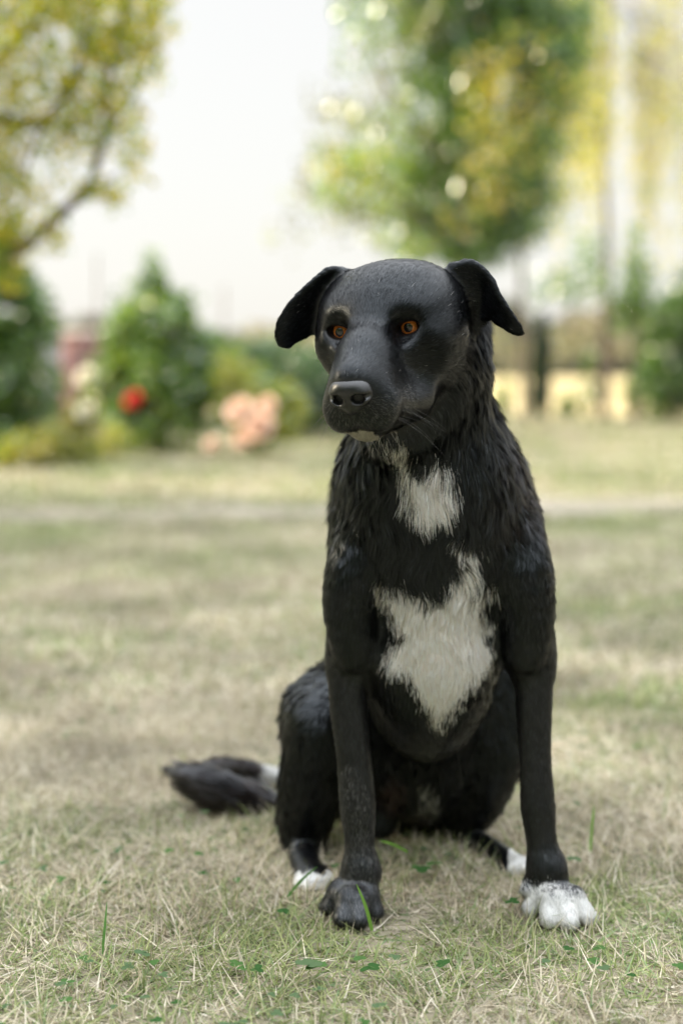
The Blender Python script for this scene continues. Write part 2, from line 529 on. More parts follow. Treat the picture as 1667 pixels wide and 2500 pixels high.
for pth in paths[1:]:
    limb_mesh('branch', [pth], bark_mat, t, 7)
cl = [(40, 60, 90, 80, 260), (150, 40, 90, 70, 260), (240, 60, 70, 80, 230), (330, 60, 60, 70, 200), (380, 30, 50, 60, 120), (20, 180, 70, 60, 180), (110, 190, 70, 60, 170),
      (30, 290, 60, 50, 170), (110, 330, 70, 50, 190), (180, 210, 50, 60, 130), (255, 130, 70, 60, 220), (340, 140, 55, 60, 150), (300, 250, 45, 50, 130), (235, 250, 40, 45, 90),
      (215, 330, 50, 50, 150), (310, 330, 45, 60, 110), (330, 420, 35, 50, 40), (20, 420, 50, 40, 150), (60, 480, 60, 30, 70), (150, 420, 40, 40, 40), (240, 460, 40, 30, 70),
      (100, 570, 60, 40, 110), (20, 560, 50, 60, 180), (10, 640, 40, 60, 180), (280, 480, 35, 30, 35), (-60, 500, 80, 200, 700), (-80, 150, 100, 200, 900), (150, -60, 260, 80, 900), (-60, -60, 120, 90, 300)]
pts = []
for (x, y, rx, ry, n) in cl:
    c = P(x, y, 5.85)
    pts.append(c + np.clip(rr.normal(size=(n, 3)), -1.6, 1.6) * np.array([rad(rx, 5.85), .22, rad(ry, 5.85)]) * .62)
pts = np.concatenate(pts)
leaves('crown', pts, np.full(len(pts), .040), mixcol(len(pts), rr, [(.20, .23, .035), (.34, .29, .05), LIME, GREEN], [5, 5, 2, 1]), LEAF_DULL, t, 78, .5)

hd = empty('added_shade_hedge', (-6.6, 2.5, 0), 'added leafy hedge, out of view left of the lawn, that shades the dog', 'hedge')  # unseen hedge, added to keep direct sun off the dog and near lawn
n = 30000
yy = rr.uniform(-4.5, 8.6, n); zz = rr.random(n) ** .9 * (4.05 + .22 * np.sin(yy * 1.7) - .25 * np.clip((yy - 6.5) / 2, 0, 1)); xx = -6.6 + rr.normal(size=n) * .45
sh = np.stack([xx, yy, zz], 1)
leaves('foliage', sh, np.full(n, .15), mixcol(n, rr, [GREEN, DGREEN, LIME], [4, 3, 2]), LEAF_DULL, hd, 79, .2)
limb_mesh('stem', [([(-6.6, y_, 0), (-6.55, y_ + .1, 1.5), (-6.6, y_, 3.2)], [.06, .045, .015]) for y_ in np.arange(-4, 8.5, 1.3)], bark_mat, hd, 6)
up_ = blob_points((-2.6, 6.6, 3.9), (1.5, 1.3, .9), 3500, rr, .5, -.1, .8, 5)
up_ = up_[up_[:, 2] > .85 + .285 * up_[:, 1]]
leaves('crown', up_, np.full(len(up_), .06), mixcol(len(up_), rr, [YGREEN, YEL, LIME, GREEN], [4, 2, 3, 3]), LEAF_DULL, t, 178, .5)

# ------------------------------------------------------------------ large tree behind the dog
t = tree('garden_tree', 'large leafy tree behind the head of the dog, dark green with yellow clumps', P(1130, 1060, 14.0) * np.array([1, 1, 0]))
rr = np.random.default_rng(79)
limb_mesh('trunk', [([P(1130, 1075, 14), P(1125, 850, 14), P(1135, 650, 14), P(1160, 380, 14), P(1200, 80, 14), P(1220, -200, 14)], [.17, .13, .12, .10, .08, .05])], bark_mat, t, 12)
for pts_ in ([(1132, 640, 14), (1040, 540, 13.8), (930, 450, 13.6), (820, 400, 13.5)], [(1150, 480, 14), (1060, 360, 14.2), (960, 240, 14.3), (900, 100, 14.3)], [(1155, 420, 14), (1250, 300, 13.8), (1330, 150, 13.7)],
            [(1175, 260, 14), (1100, 120, 14.2), (1040, 20, 14.2)]):
    limb_mesh('branch', [([P(*q) for q in pts_], np.linspace(.06, .012, len(pts_)))], bark_mat, t, 7)
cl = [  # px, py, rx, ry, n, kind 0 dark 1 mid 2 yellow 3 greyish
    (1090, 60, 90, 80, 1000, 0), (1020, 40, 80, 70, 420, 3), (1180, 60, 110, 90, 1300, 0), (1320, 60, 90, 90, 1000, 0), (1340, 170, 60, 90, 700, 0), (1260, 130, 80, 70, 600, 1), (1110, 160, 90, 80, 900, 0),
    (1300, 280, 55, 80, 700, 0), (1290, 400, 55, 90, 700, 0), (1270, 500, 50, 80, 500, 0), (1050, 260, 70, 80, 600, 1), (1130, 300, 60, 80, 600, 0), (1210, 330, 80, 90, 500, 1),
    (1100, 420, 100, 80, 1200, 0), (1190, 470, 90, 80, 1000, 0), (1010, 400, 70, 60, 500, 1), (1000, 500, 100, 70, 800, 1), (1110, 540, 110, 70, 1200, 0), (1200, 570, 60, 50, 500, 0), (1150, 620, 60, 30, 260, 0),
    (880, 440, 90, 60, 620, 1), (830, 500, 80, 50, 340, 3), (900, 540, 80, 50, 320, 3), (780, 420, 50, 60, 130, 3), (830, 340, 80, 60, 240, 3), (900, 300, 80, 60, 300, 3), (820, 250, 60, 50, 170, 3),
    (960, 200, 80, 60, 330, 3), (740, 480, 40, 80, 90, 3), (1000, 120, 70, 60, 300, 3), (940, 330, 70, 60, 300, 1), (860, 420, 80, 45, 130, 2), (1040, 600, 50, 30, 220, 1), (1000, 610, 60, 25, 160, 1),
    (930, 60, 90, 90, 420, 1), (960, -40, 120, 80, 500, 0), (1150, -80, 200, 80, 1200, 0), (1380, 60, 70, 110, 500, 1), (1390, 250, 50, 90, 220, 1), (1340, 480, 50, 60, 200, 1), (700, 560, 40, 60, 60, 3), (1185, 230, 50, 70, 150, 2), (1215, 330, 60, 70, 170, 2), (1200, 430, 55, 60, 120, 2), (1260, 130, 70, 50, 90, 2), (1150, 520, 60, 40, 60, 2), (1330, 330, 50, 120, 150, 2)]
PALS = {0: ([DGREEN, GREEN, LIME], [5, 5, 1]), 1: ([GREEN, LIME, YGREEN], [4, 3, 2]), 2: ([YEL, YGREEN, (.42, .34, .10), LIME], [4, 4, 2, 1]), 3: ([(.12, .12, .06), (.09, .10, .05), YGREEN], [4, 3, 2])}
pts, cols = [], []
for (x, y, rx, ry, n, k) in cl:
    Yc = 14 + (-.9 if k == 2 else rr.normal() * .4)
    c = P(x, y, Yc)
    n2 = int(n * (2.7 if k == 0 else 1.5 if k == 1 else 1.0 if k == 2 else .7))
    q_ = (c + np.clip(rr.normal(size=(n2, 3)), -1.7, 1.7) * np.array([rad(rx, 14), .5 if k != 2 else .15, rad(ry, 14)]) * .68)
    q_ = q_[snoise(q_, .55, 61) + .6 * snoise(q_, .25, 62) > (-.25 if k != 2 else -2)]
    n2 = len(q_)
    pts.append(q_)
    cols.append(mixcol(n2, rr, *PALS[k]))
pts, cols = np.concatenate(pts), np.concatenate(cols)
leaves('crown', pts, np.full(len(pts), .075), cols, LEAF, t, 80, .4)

# ------------------------------------------------------------------ birch with hanging yellow sprays, right
t = tree('weeping_birch', 'pale birch at the right with thin hanging sprays of yellow leaves', P(1476, 1030, 18.0) * np.array([1, 1, 0]))
rr = np.random.default_rng(81)
limb_mesh('trunk', [([P(1476, 1035, 18), P(1474, 850, 18), P(1482, 600, 18), P(1470, 300, 18), P(1490, 0, 18), P(1500, -200, 18)], [.075, .06, .045, .035, .025, .02])], bark_mat, t, 10)
paths, pts, cols = [], [], []
for i in range(120):
    x = 1275 + 405 * rr.random()
    y0 = -150 + 420 * rr.random() ** 1.2
    ln = 160 + 330 * rr.random()
    if x < 1370: ln *= .8
    Y0 = 18 + rr.normal() * .8
    sway = rr.normal() * 12
    a_, m_, e_ = P(x, y0, Y0), P(x + sway * .4, y0 + ln * .5, Y0), P(x + sway, y0 + ln, Y0)
    paths.append(([P(1480 + (x - 1480) * .5, y0 - 60, 18), a_, m_, e_], [.012, .006, .004, .002]))
    dens = (1.0 if (x < 1500 and y0 > -80) else .5)
    n = int(ln * .34 * dens)
    tt_ = rr.random(n)[:, None]
    q = a_ * (1 - tt_) ** 2 + 2 * m_ * tt_ * (1 - tt_) + e_ * tt_ ** 2 + rr.normal(size=(n, 3)) * np.array([.07, .07, .05])
    pts.append(q)
    cols.append(mixcol(n, rr, [YEL, (.46, .42, .16), YGREEN, LIME], [4, 4, 5, 2]))
limb_mesh('branch', paths, bark_mat, t, 4)['kind'] = 'stuff'
leaves('crown', np.concatenate(pts), np.full(len(np.concatenate(pts)), .06), np.concatenate(cols), LEAF_DULL, t, 82, .6)

t = tree('green_shoot_tree', 'slim green tree rising at the right between the birch and the dark shrub', P(1550, 1030, 17.0) * np.array([1, 1, 0]))
limb_mesh('trunk', [([P(1550, 1035, 17), P(1548, 800, 17), P(1552, 560, 17)], [.04, .03, .01])], bark_mat, t, 8)
pts = np.concatenate([P(x, y, 17) + np.clip(rr.normal(size=(n, 3)), -1.6, 1.6) * np.array([rad(rx, 17), .3, rad(ry, 17)]) * .6 for x, y, rx, ry, n in
                      ((1550, 620, 22, 70, 160), (1560, 700, 40, 70, 420), (1540, 760, 50, 50, 420), (1440, 620, 50, 50, 160), (1400, 700, 60, 40, 160), (1460, 690, 40, 40, 110), (1330, 700, 60, 40, 110))])
leaves('crown', pts, np.full(len(pts), .075), mixcol(len(pts), rr, [GREEN, LIME, DGREEN], [4, 2, 2]), LEAF, t, 83)

# ------------------------------------------------------------------ dark shrubs at the right and the slim column
shrub('laurel_shrub', 'broad dark green shrub at the right edge of the picture', 1640, 1030, 16.5,
      [(1640, 930, 0, 90, 100, 3600), (1660, 800, 0, 90, 110, 3200), (1600, 880, .2, 50, 120, 1500), (1720, 740, .3, 100, 100, 1800), (1760, 900, .2, 100, 130, 1800)], [GREEN, DGREEN, LIME], [4, 4, 1], .07, 6, 11)
shrub('columnar_shrub', 'narrow dark column shaped shrub between the dog and the golden field', 1318, 1030, 15.0,
      [(1318, 960, 0, 25, 55, 1800), (1320, 880, 0, 25, 70, 1800), (1322, 810, 0, 15, 50, 600)], [(.020, .035, .016), DGREEN], [4, 1], .05, 3, 12, shell=.35, gap=-1)
tk = limb_mesh('thin_tree_trunk', [([P(1283, 1030, 17) * np.array([1, 1, 0]), P(1280, 930, 17), P(1276, 800, 17), P(1270, 600, 17)], [.05, .045, .04, .03])], bark_mat, None, 9)
tag(tk, 'thin grey trunk immediately left of the narrow dark shrub', 'tree')

# ------------------------------------------------------------------ far woodland as one mass, beyond the field
rr = np.random.default_rng(90)
n = 26000
x = rr.uniform(-45, 60, n)
top = 3.6 + .8 * np.sin(x * .35) + .6 * np.sin(x * .9 + 1) + .4 * np.sin(x * 2.1)
top = top * np.where(x < -4, .55, 1.0)
z = rr.random(n) ** .8 * (top + .6)
pts = np.stack([x, 78 + 3 * rr.random(n) + z * .3, z], 1)
wood = leaves('far_woodland', pts, np.full(n, .75), mixcol(n, rr, [(.16, .18, .12), (.22, .19, .19), (.12, .15, .08), (.24, .24, .13)], [3, 3, 3, 2]), LEAF_FAR, None, 91)
tag(wood, 'grey-green wood beyond the golden field', kind='stuff')
hz = rr.random(9000)
x = rr.uniform(-14, 12, 9000); z = rr.random(9000) * (.95 + .25 * np.sin(x * 1.3) + .15 * np.sin(x * 3.1))
pts = np.stack([x - 3, 21 + rr.random(9000) * .8, z], 1)
pts = pts[pts[:, 0] < 1.2]
hedge = leaves('hedge', pts, np.full(len(pts), .09), mixcol(len(pts), rr, [DGREEN, GREEN, BLUEG], [3, 3, 3]), LEAF_DULL, None, 92)
tag(hedge, 'long low dark hedge closing off the garden behind the bushes', 'hedge')

# ------------------------------------------------------------------ trees and hedge behind the photographer (they show in the eyes of the dog)
rr = np.random.default_rng(95)
for i, (x, y, h, w_) in enumerate(((-9, -6, 5.8, 3.2), (-4.5, -8, 7.0, 3.4), (0.5, -6.5, 5.2, 3.2), (5.0, -7.5, 6.6, 3.4), (10, -5.5, 5.8, 3.2), (13, 0.5, 5.4, 2.8))):
    t = tree('garden_tree', ('far left', 'tallest', 'central', 'right hand', 'corner', 'side')[i] + ' leafy tree behind the photographer, mirrored dark in the eyes of the dog', (x, y, 0))
    limb_mesh('trunk', [([(x, y, 0), (x + .1, y, h * .35), (x, y, h * .7)], [.18, .14, .05])], bark_mat, t, 8)
    p_ = blob_points((x, y, h * .52), (w_, w_ * .8, h * .50), 6500, rr, .5, -.3, 1.2, 200 + i)
    p_ = p_[p_[:, 2] > .15]
    leaves('crown', p_, np.full(len(p_), .26), mixcol(len(p_), rr, [GREEN, DGREEN, LIME], [4, 3, 1]), LEAF_DULL, t, 210 + i)

for i, (x, y0, Y, rx, ry, n, lb) in enumerate(((1225, 975, 18.5, 26, 60, 420, 'small dark bush against the golden field close to the neck of the dog'), (1385, 990, 18.4, 30, 34, 260, 'low sprig of green in front of the golden field, right of the narrow dark shrub'),
                                    (1440, 935, 18.6, 22, 70, 420, 'slim bush beside the birch trunk in front of the golden field'), (1545, 960, 18.3, 28, 60, 520, 'small bush at the right end of the golden field'))):
    shrub('field_edge_bush', lb, x, 1035, Y, [(x, y0, 0, rx, ry, n)], [GREEN, DGREEN, YGREEN], [4, 2, 2], .07, 3, 300 + i, 'bush', 'bushes along the field edge')
n = 2600
x = rr.uniform(-2, 14, n)
pts = np.stack([x, 30 + rr.random(n) * 4, (.85 + .28 * np.sin(x * 1.1) + .2 * np.sin(x * 2.7) + .9 * rr.random(n)).clip(.1)], 1)
hg = leaves('field_hedge', pts, np.full(n, .22), mixcol(n, rr, [(.20, .20, .10), (.16, .17, .10), (.24, .20, .16)], [3, 3, 2]), LEAF_FAR, None, 391)
tag(hg, 'thin loose hedge crossing the golden field', 'hedge')
# ------------------------------------------------------------------ the dog: an implicit body turned into one continuous mesh
class Prim:
    def __init__(s, kind, k=0.02, sub=False, flow=(0, 0, -1), flen=0.02, **a):
        s.kind, s.k, s.sub, s.flow, s.flen, s.a = kind, k, sub, flow, flen, a
        if kind == 'cap':
            m = max(a['ra'], a['rb'])
            s.lo = np.minimum(a['a'], a['b']) - m
            s.hi = np.maximum(a['a'], a['b']) + m
        elif kind == 'ell':
            s.M = a['rot']                        # rows are the local axes in world space
            e = np.abs(s.M.T) @ a['r']
            s.lo, s.hi = a['c'] - e, a['c'] + e
        elif kind == 'tube':
            m = a['R'].max()
            s.lo = a['C'].min(0) - m
            s.hi = a['C'].max(0) + m
        elif kind == 'cloud':
            s.lo = a['pts'].min(0) - a['t'].max()
            s.hi = a['pts'].max(0) + a['t'].max()

    def dist(s, p):
        a = s.a
        if s.kind == 'cap':
            ba = a['b'] - a['a']
            q = p - a['a']
            h = np.clip((q @ ba) / (ba @ ba), 0, 1)
            return np.linalg.norm(q - h[:, None] * ba, axis=1) - (a['ra'] + (a['rb'] - a['ra']) * h)
        if s.kind == 'tube':
            C, Rr = a['C'], a['R']
            best = np.full(len(p), 1e9)
            s.near = np.zeros((len(p), 3))
            for i in range(len(C) - 1):
                ba = C[i + 1] - C[i]
                q = p - C[i]
                h = np.clip((q @ ba) / (ba @ ba), 0, 1)
                q -= h[:, None] * ba
                d = np.sqrt((q * q).sum(1)) - (Rr[i] + (Rr[i + 1] - Rr[i]) * h)
                m = d < best
                best[m] = d[m]
                s.near[m] = ba / np.linalg.norm(ba)
            return best
        if s.kind == 'ell':
            q = (p - a['c']) @ s.M.T
            r = a['r']
            k0 = np.linalg.norm(q / r, axis=1)
            k1 = np.linalg.norm(q / (r * r), axis=1) + 1e-9
            return k0 * (k0 - 1.0) / k1
        if s.kind == 'cloud':
            out = np.empty(len(p), dtype=np.float64)
            C, T = a['pts'], a['t']
            cc = (C * C).sum(1)
            for i in range(0, len(p), 20000):
                q = p[i:i + 20000]
                d2 = (q * q).sum(1)[:, None] + cc[None] - 2 * q @ C.T
                out[i:i + 20000] = (np.sqrt(np.maximum(d2, 0)) - T[None]).min(1)
            return out


def smin(a, b, k):
    h = np.maximum(k - np.abs(a - b), 0.0) / k
    return np.minimum(a, b) - h * h * k * 0.25


def surface_nets(prims, lo, hi, vox):
    n = np.ceil((hi - lo) / vox).astype(int) + 1
    ax = [lo[i] + vox * np.arange(n[i]) for i in range(3)]
    D = np.full(n, 0.06, dtype=np.float32)
    for pr in prims:
        m = pr.k + 3 * vox
        i0 = np.clip(((pr.lo - m - lo) / vox).astype(int), 0, n)
        i1 = np.clip(np.ceil((pr.hi + m - lo) / vox).astype(int) + 1, 0, n)
        if np.any(i1 <= i0): continue
        X, Y, Z = np.meshgrid(ax[0][i0[0]:i1[0]], ax[1][i0[1]:i1[1]], ax[2][i0[2]:i1[2]], indexing='ij')
        sub = D[i0[0]:i1[0], i0[1]:i1[1], i0[2]:i1[2]]
        pts = np.stack([X.ravel(), Y.ravel(), Z.ravel()], 1)
        d = pr.dist(pts).reshape(sub.shape)
        if pr.sub:
            sub[...] = -smin(-sub, d, pr.k)
        else:
            sub[...] = smin(sub, d, pr.k)
    ins = (D < 0)
    u = ins.astype(np.uint8)
    c = u[:-1, :-1, :-1] + u[1:, :-1, :-1]
    c = c + u[:-1, 1:, :-1] + u[1:, 1:, :-1] + u[:-1, :-1, 1:] + u[1:, :-1, 1:] + u[:-1, 1:, 1:] + u[1:, 1:, 1:]
    act = (c > 0) & (c < 8)
    I = np.argwhere(act)
    vid = np.full(act.shape, -1, dtype=np.int32)
    vid[act] = np.arange(len(I))
    offs = np.array([[x, y, z] for x in (0, 1) for y in (0, 1) for z in (0, 1)])
    cv = np.stack([D[I[:, 0] + o[0], I[:, 1] + o[1], I[:, 2] + o[2]] for o in offs], 1)
    acc = np.zeros((len(I), 3))
    cnt = np.zeros(len(I))
    for i in range(8):
        for j in range(i + 1, 8):
            if np.abs(offs[i] - offs[j]).sum() != 1: continue
            a, b = cv[:, i], cv[:, j]
            m = (a < 0) != (b < 0)
            t = np.where(m, a / np.where(m, a - b, 1), 0)
            pt = offs[i] + t[:, None] * (offs[j] - offs[i])
            acc += np.where(m[:, None], pt, 0)
            cnt += m
    V = lo + vox * (I + acc / cnt[:, None])
    quads = []
    for axis in range(3):
        o1, o2 = [(1, 2), (2, 0), (0, 1)][axis]
        sl = [slice(None)] * 3
        sl2 = [slice(None)] * 3
        sl[axis] = slice(0, -1)
        sl2[axis] = slice(1, None)
        a, b = ins[tuple(sl)], ins[tuple(sl2)]
        E = np.argwhere(a != b)
        E = E[(E[:, o1] > 0) & (E[:, o2] > 0) & (E[:, o1] < n[o1] - 1) & (E[:, o2] < n[o2] - 1)]
        s = a[E[:, 0], E[:, 1], E[:, 2]]
        def cell(d1, d2):
            e = E.copy()
            e[:, o1] -= d1
            e[:, o2] -= d2
            return vid[e[:, 0], e[:, 1], e[:, 2]]
        q = np.stack([cell(1, 1), cell(0, 1), cell(0, 0), cell(1, 0)], 1)
        q[~s] = q[~s][:, ::-1]
        quads.append(q)
    Q = np.concatenate(quads)
    # light smoothing
    for _ in range(2):
        acc = np.zeros_like(V)
        cnt = np.zeros(len(V))
        for i in range(4):
            a, b = Q[:, i], Q[:, (i + 1) % 4]
            for c in range(3):
                acc[:, c] += np.bincount(a, V[b, c], len(V)) + np.bincount(b, V[a, c], len(V))
            cnt += np.bincount(a, minlength=len(V)) + np.bincount(b, minlength=len(V))
        V = V * 0.5 + 0.5 * acc / np.maximum(cnt, 1)[:, None]
    return V, Q


def vnormals(V, Q):
    fn = np.cross(V[Q[:, 2]] - V[Q[:, 0]], V[Q[:, 3]] - V[Q[:, 1]])
    N = np.zeros_like(V)
    for i in range(4):
        for c in range(3):
            N[:, c] += np.bincount(Q[:, i], fn[:, c], len(V))
    return N / (np.linalg.norm(N, axis=1)[:, None] + 1e-12)


PR = []
I3 = np.eye(3)


def ell(c, r, rot=I3, **kw):
    PR.append(Prim('ell', c=np.array(c, float), r=np.array(r, float), rot=rot, **kw))


def cap(a, b, ra, rb, **kw):
    PR.append(Prim('cap', a=np.array(a, float), b=np.array(b, float), ra=ra, rb=rb, **kw))


def spline(A, per=4):
    A = np.asarray(A, float)
    n = len(A)
    out = []
    for i in range(n - 1):
        p0, p1, p2, p3 = A[max(i - 1, 0)], A[i], A[i + 1], A[min(i + 2, n - 1)]
        for j in range(per):
            f = j / per
            out.append(.5 * ((2 * p1) + (-p0 + p2) * f + (2 * p0 - 5 * p1 + 4 * p2 - p3) * f * f + (-p0 + 3 * p1 - 3 * p2 + p3) * f ** 3))
    out.append(A[-1])
    return np.array(out)


def chain(pts, per=3, **kw):
    """One smooth tapering limb through (px, py, Y, r_px)."""
    W = spline([list(P(*q[:3])) + [rad(q[3], q[2])] for q in pts], per)
    kw.setdefault('flow', ('tube',))
    PR.append(Prim('tube', C=W[:, :3].copy(), R=W[:, 3].copy(), **kw))


def ee(px, py, Y, rx, ry, rz, **kw):
    """Axis-aligned ellipsoid, all radii in metres."""
    ell(P(px, py, Y), (rx, ry, rz), **kw)


DOWN = (0, 0.1, -1)
# --- trunk
ee(1042, 1520, 1.775, .092, .125, .174, k=.03, flow=(0, .15, -1), flen=.014)            # rib cage, keel between the legs
ee(1066, 1390, 1.81, .108, .12, .13, k=.05, flow=DOWN, flen=.026)                        # upper chest
ee(1058, 1250, 1.80, .102, .11, .11, k=.05, flow=DOWN, flen=.028)
ee(1015, 1680, 1.95, .105, .13, .18, k=.05, flow=(-.1, .4, -1), flen=.024)               # belly and loin
ee(1000, 1560, 1.96, .095, .10, .16, k=.05, flow=(-.1, .4, -1), flen=.024)               # back
ee(965, 1820, 2.06, .128, .12, .135, k=.05, flow=(-.2, .3, -1), flen=.026)               # rump
ee(1030, 1400, 1.705, .052, .05, .075, k=.04, flow=DOWN, flen=.024)                      # breastbone
for ax_px in (918, 1212):
    PR.append(Prim('ell', c=P(ax_px, 1490, 1.650), r=np.array([.020, .045, .060]), rot=I3, k=.030, sub=True))
# --- neck
chain([(1062, 830, 1.70, 108), (1050, 950, 1.715, 126), (1042, 1080, 1.73, 176), (1048, 1190, 1.745, 216), (1060, 1290, 1.765, 226)],
      k=.045, flow=(0, -.05, -1), flen=.028)
chain([(1120, 800, 1.70, 40), (1130, 880, 1.69, 44), (1118, 960, 1.685, 48), (1080, 1040, 1.68, 40)], k=.03, flow=(0, 0, -1), flen=.024)   # ruff behind the cheek
chain([(1105, 890, 1.665, 46), (1075, 970, 1.645, 48), (1010, 1040, 1.635, 44), (940, 1075, 1.635, 34)], k=.035, flow=(.1, .1, -1), flen=.018)   # throat fur under the jaw
# --- shoulders and upper arms
chain([(905, 1285, 1.735, 82), (870, 1390, 1.705, 72), (853, 1490, 1.70, 62), (864, 1590, 1.70, 40)], k=.018, flow=(-.1, .1, -1), flen=.0125)
chain([(1232, 1285, 1.735, 84), (1270, 1390, 1.705, 74), (1288, 1490, 1.70, 62), (1280, 1590, 1.70, 40)], k=.018, flow=(.1, .1, -1), flen=.013)
# --- forearms
chain([(860, 1570, 1.74, 46), (850, 1625, 1.725, 51), (848, 1680, 1.715, 46), (852, 1740, 1.71, 45), (864, 1850, 1.70, 42), (873, 1970, 1.69, 44),
       (878, 2060, 1.68, 36), (882, 2130, 1.672, 42)], k=.014, flen=.008)
chain([(1290, 1570, 1.74, 46), (1300, 1625, 1.725, 51), (1303, 1680, 1.715, 45), (1303, 1740, 1.71, 43), (1306, 1850, 1.70, 38), (1312, 1965, 1.69, 42),
       (1321, 2050, 1.68, 37), (1332, 2125, 1.670, 43)], k=.014, flen=.008)
ee(866, 1555, 1.740, .025, .040, .042, k=.035, flow=(-.1, .2, -1), flen=.012)            # elbows
ee(1286, 1555, 1.740, .025, .040, .042, k=.035, flow=(.1, .2, -1), flen=.012)
# --- front paws
PAWF = (0, -1, -.5)
def at_ground(px, Y, z):
    t = Y * math.cos(PITCH) + (CAM_H - z) * math.sin(PITCH)
    return np.array([(px - 833.5) / F_PX * t, Y, z])


def paw(wrist, palm, toes, flen=.007):
    """wrist and palm as (px, py, Y, r_px); toes as (px, Y): each a knuckle and a tip of its own."""
    chain([wrist, palm], k=.020, flow=PAWF, flen=flen)
    c = P(*palm[:3])
    for (x, Yt) in toes:
        tip = at_ground(x, Yt, .0125)
        kn = c * .42 + tip * .58
        kn[2] = .029
        cap(c * .8 + kn * .2, kn, .016, .0138, k=.012, flow=PAWF, flen=flen)
        cap(kn, tip, .0136, .0115, k=.0055, flow=PAWF, flen=.0065)


paw((881, 2125, 1.674, 37), (868, 2192, 1.672, 38), [(803, 1.655), (836, 1.620), (877, 1.614), (914, 1.640)])
paw((1336, 2120, 1.672, 38), (1346, 2188, 1.670, 40), [(1296, 1.652), (1340, 1.616), (1389, 1.608), (1434, 1.622)])
chain([(1292, 2150, 1.668, 16), (1283, 2172, 1.658, 15)], k=.006, flow=PAWF, flen=.006)   # dew claw pad
# --- hind legs
chain([(885, 1760, 2.02, 156), (808, 1755, 1.93, 122)], k=.04, flow=(-.2, .3, -1), flen=.020)
chain([(792, 1775, 1.875, 80), (768, 1880, 1.885, 80), (746, 1985, 1.90, 70), (742, 2040, 1.90, 48)], k=.03, flow=(-.1, .1, -1), flen=.018)
chain([(742, 2040, 1.90, 40), (738, 2085, 1.865, 36), (757, 2140, 1.775, 34)], k=.016, flow=PAWF, flen=.010)
for (x, y, Yv) in ((733, 2158, 1.757), (756, 2164, 1.747), (779, 2160, 1.752), (800, 2150, 1.765)):
    cap(P(x * .6 + 757 * .4, y - 18, Yv + .02), P(x, y, Yv), .011, .0095, k=.006, flow=PAWF, flen=.007)
chain([(1060, 1810, 2.03, 125), (1160, 1780, 1.95, 104)], k=.04, flow=(.2, .3, -1), flen=.020)
chain([(1150, 1560, 1.95, 70), (1205, 1650, 1.93, 72), (1215, 1740, 1.92, 74), (1200, 1840, 1.91, 76), (1168, 1940, 1.93, 66), (1125, 2000, 1.95, 50)], k=.03, flow=(.1, .1, -1), flen=.016)
chain([(1110, 2015, 1.97, 34), (1150, 2050, 1.93, 31), (1215, 2088, 1.865, 30), (1250, 2112, 1.825, 30)], k=.014, flow=(.5, -.8, -.2), flen=.009)
for (x, y, Yv) in ((1236, 2122, 1.812), (1256, 2126, 1.806), (1277, 2122, 1.812)):
    cap(P(x, y - 12, Yv + .02), P(x, y, Yv), .0105, .009, k=.006, flow=PAWF, flen=.007)
# --- sheath and groin
chain([(975, 1840, 1.93, 40), (948, 1940, 1.91, 34), (930, 2010, 1.90, 34)], k=.02, flen=.010)
chain([(1058, 1900, 1.93, 30), (1045, 1960, 1.92, 38)], k=.012, flow=(-.2, 0, -1), flen=.016)
# --- tail, curled on the grass behind the left hip
chain([(800, 1975, 2.12, 48), (700, 1990, 2.10, 42), (610, 1966, 2.07, 38), (540, 1932, 2.06, 38), (480, 1905, 2.07, 26), (438, 1888, 2.08, 10)],
      k=.02, flen=.038, flow=(-1, .0, .30))
chain([(478, 1905, 2.08, 22), (520, 1880, 2.13, 24), (570, 1880, 2.17, 25), (625, 1892, 2.19, 25), (675, 1902, 2.20, 22)], k=.012, flen=.018)

# --- head, in its own frame: l forward along the muzzle, r towards image right, u up
PSI, HPITCH, HROLL = math.radians(21), math.radians(12), math.radians(-3.0)
F0 = np.array([-math.sin(PSI), -math.cos(PSI), 0.])
R0 = np.array([math.cos(PSI), -math.sin(PSI), 0.])
U0 = np.array([0, 0, 1.])
HF = F0 * math.cos(HPITCH) - U0 * math.sin(HPITCH)
HU = U0 * math.cos(HPITCH) + F0 * math.sin(HPITCH)
HR, HU = R0 * math.cos(HROLL) - HU * math.sin(HROLL), HU * math.cos(HROLL) + R0 * math.sin(HROLL)
HROT = np.stack([HF, HR, HU])
HE = P(914, 806, 1.585)


def H(l, r, u):
    return HE + HF * l + HR * r + HU * u


NOSE_PT = H(.100, 0, -.030)
RADIAL = ('from', H(.118, 0, -.040))


def he(l, r, u, a, b, c, **kw):
    kw.setdefault('flow', RADIAL)
    kw.setdefault('flen', .0075)
    ell(H(l, r, u), (a, b, c), rot=HROT, **kw)


def hc(p, q, ra, rb, **kw):
    kw.setdefault('flow', RADIAL)
    kw.setdefault('flen', .0065)
    cap(H(*p), H(*q), ra, rb, **kw)


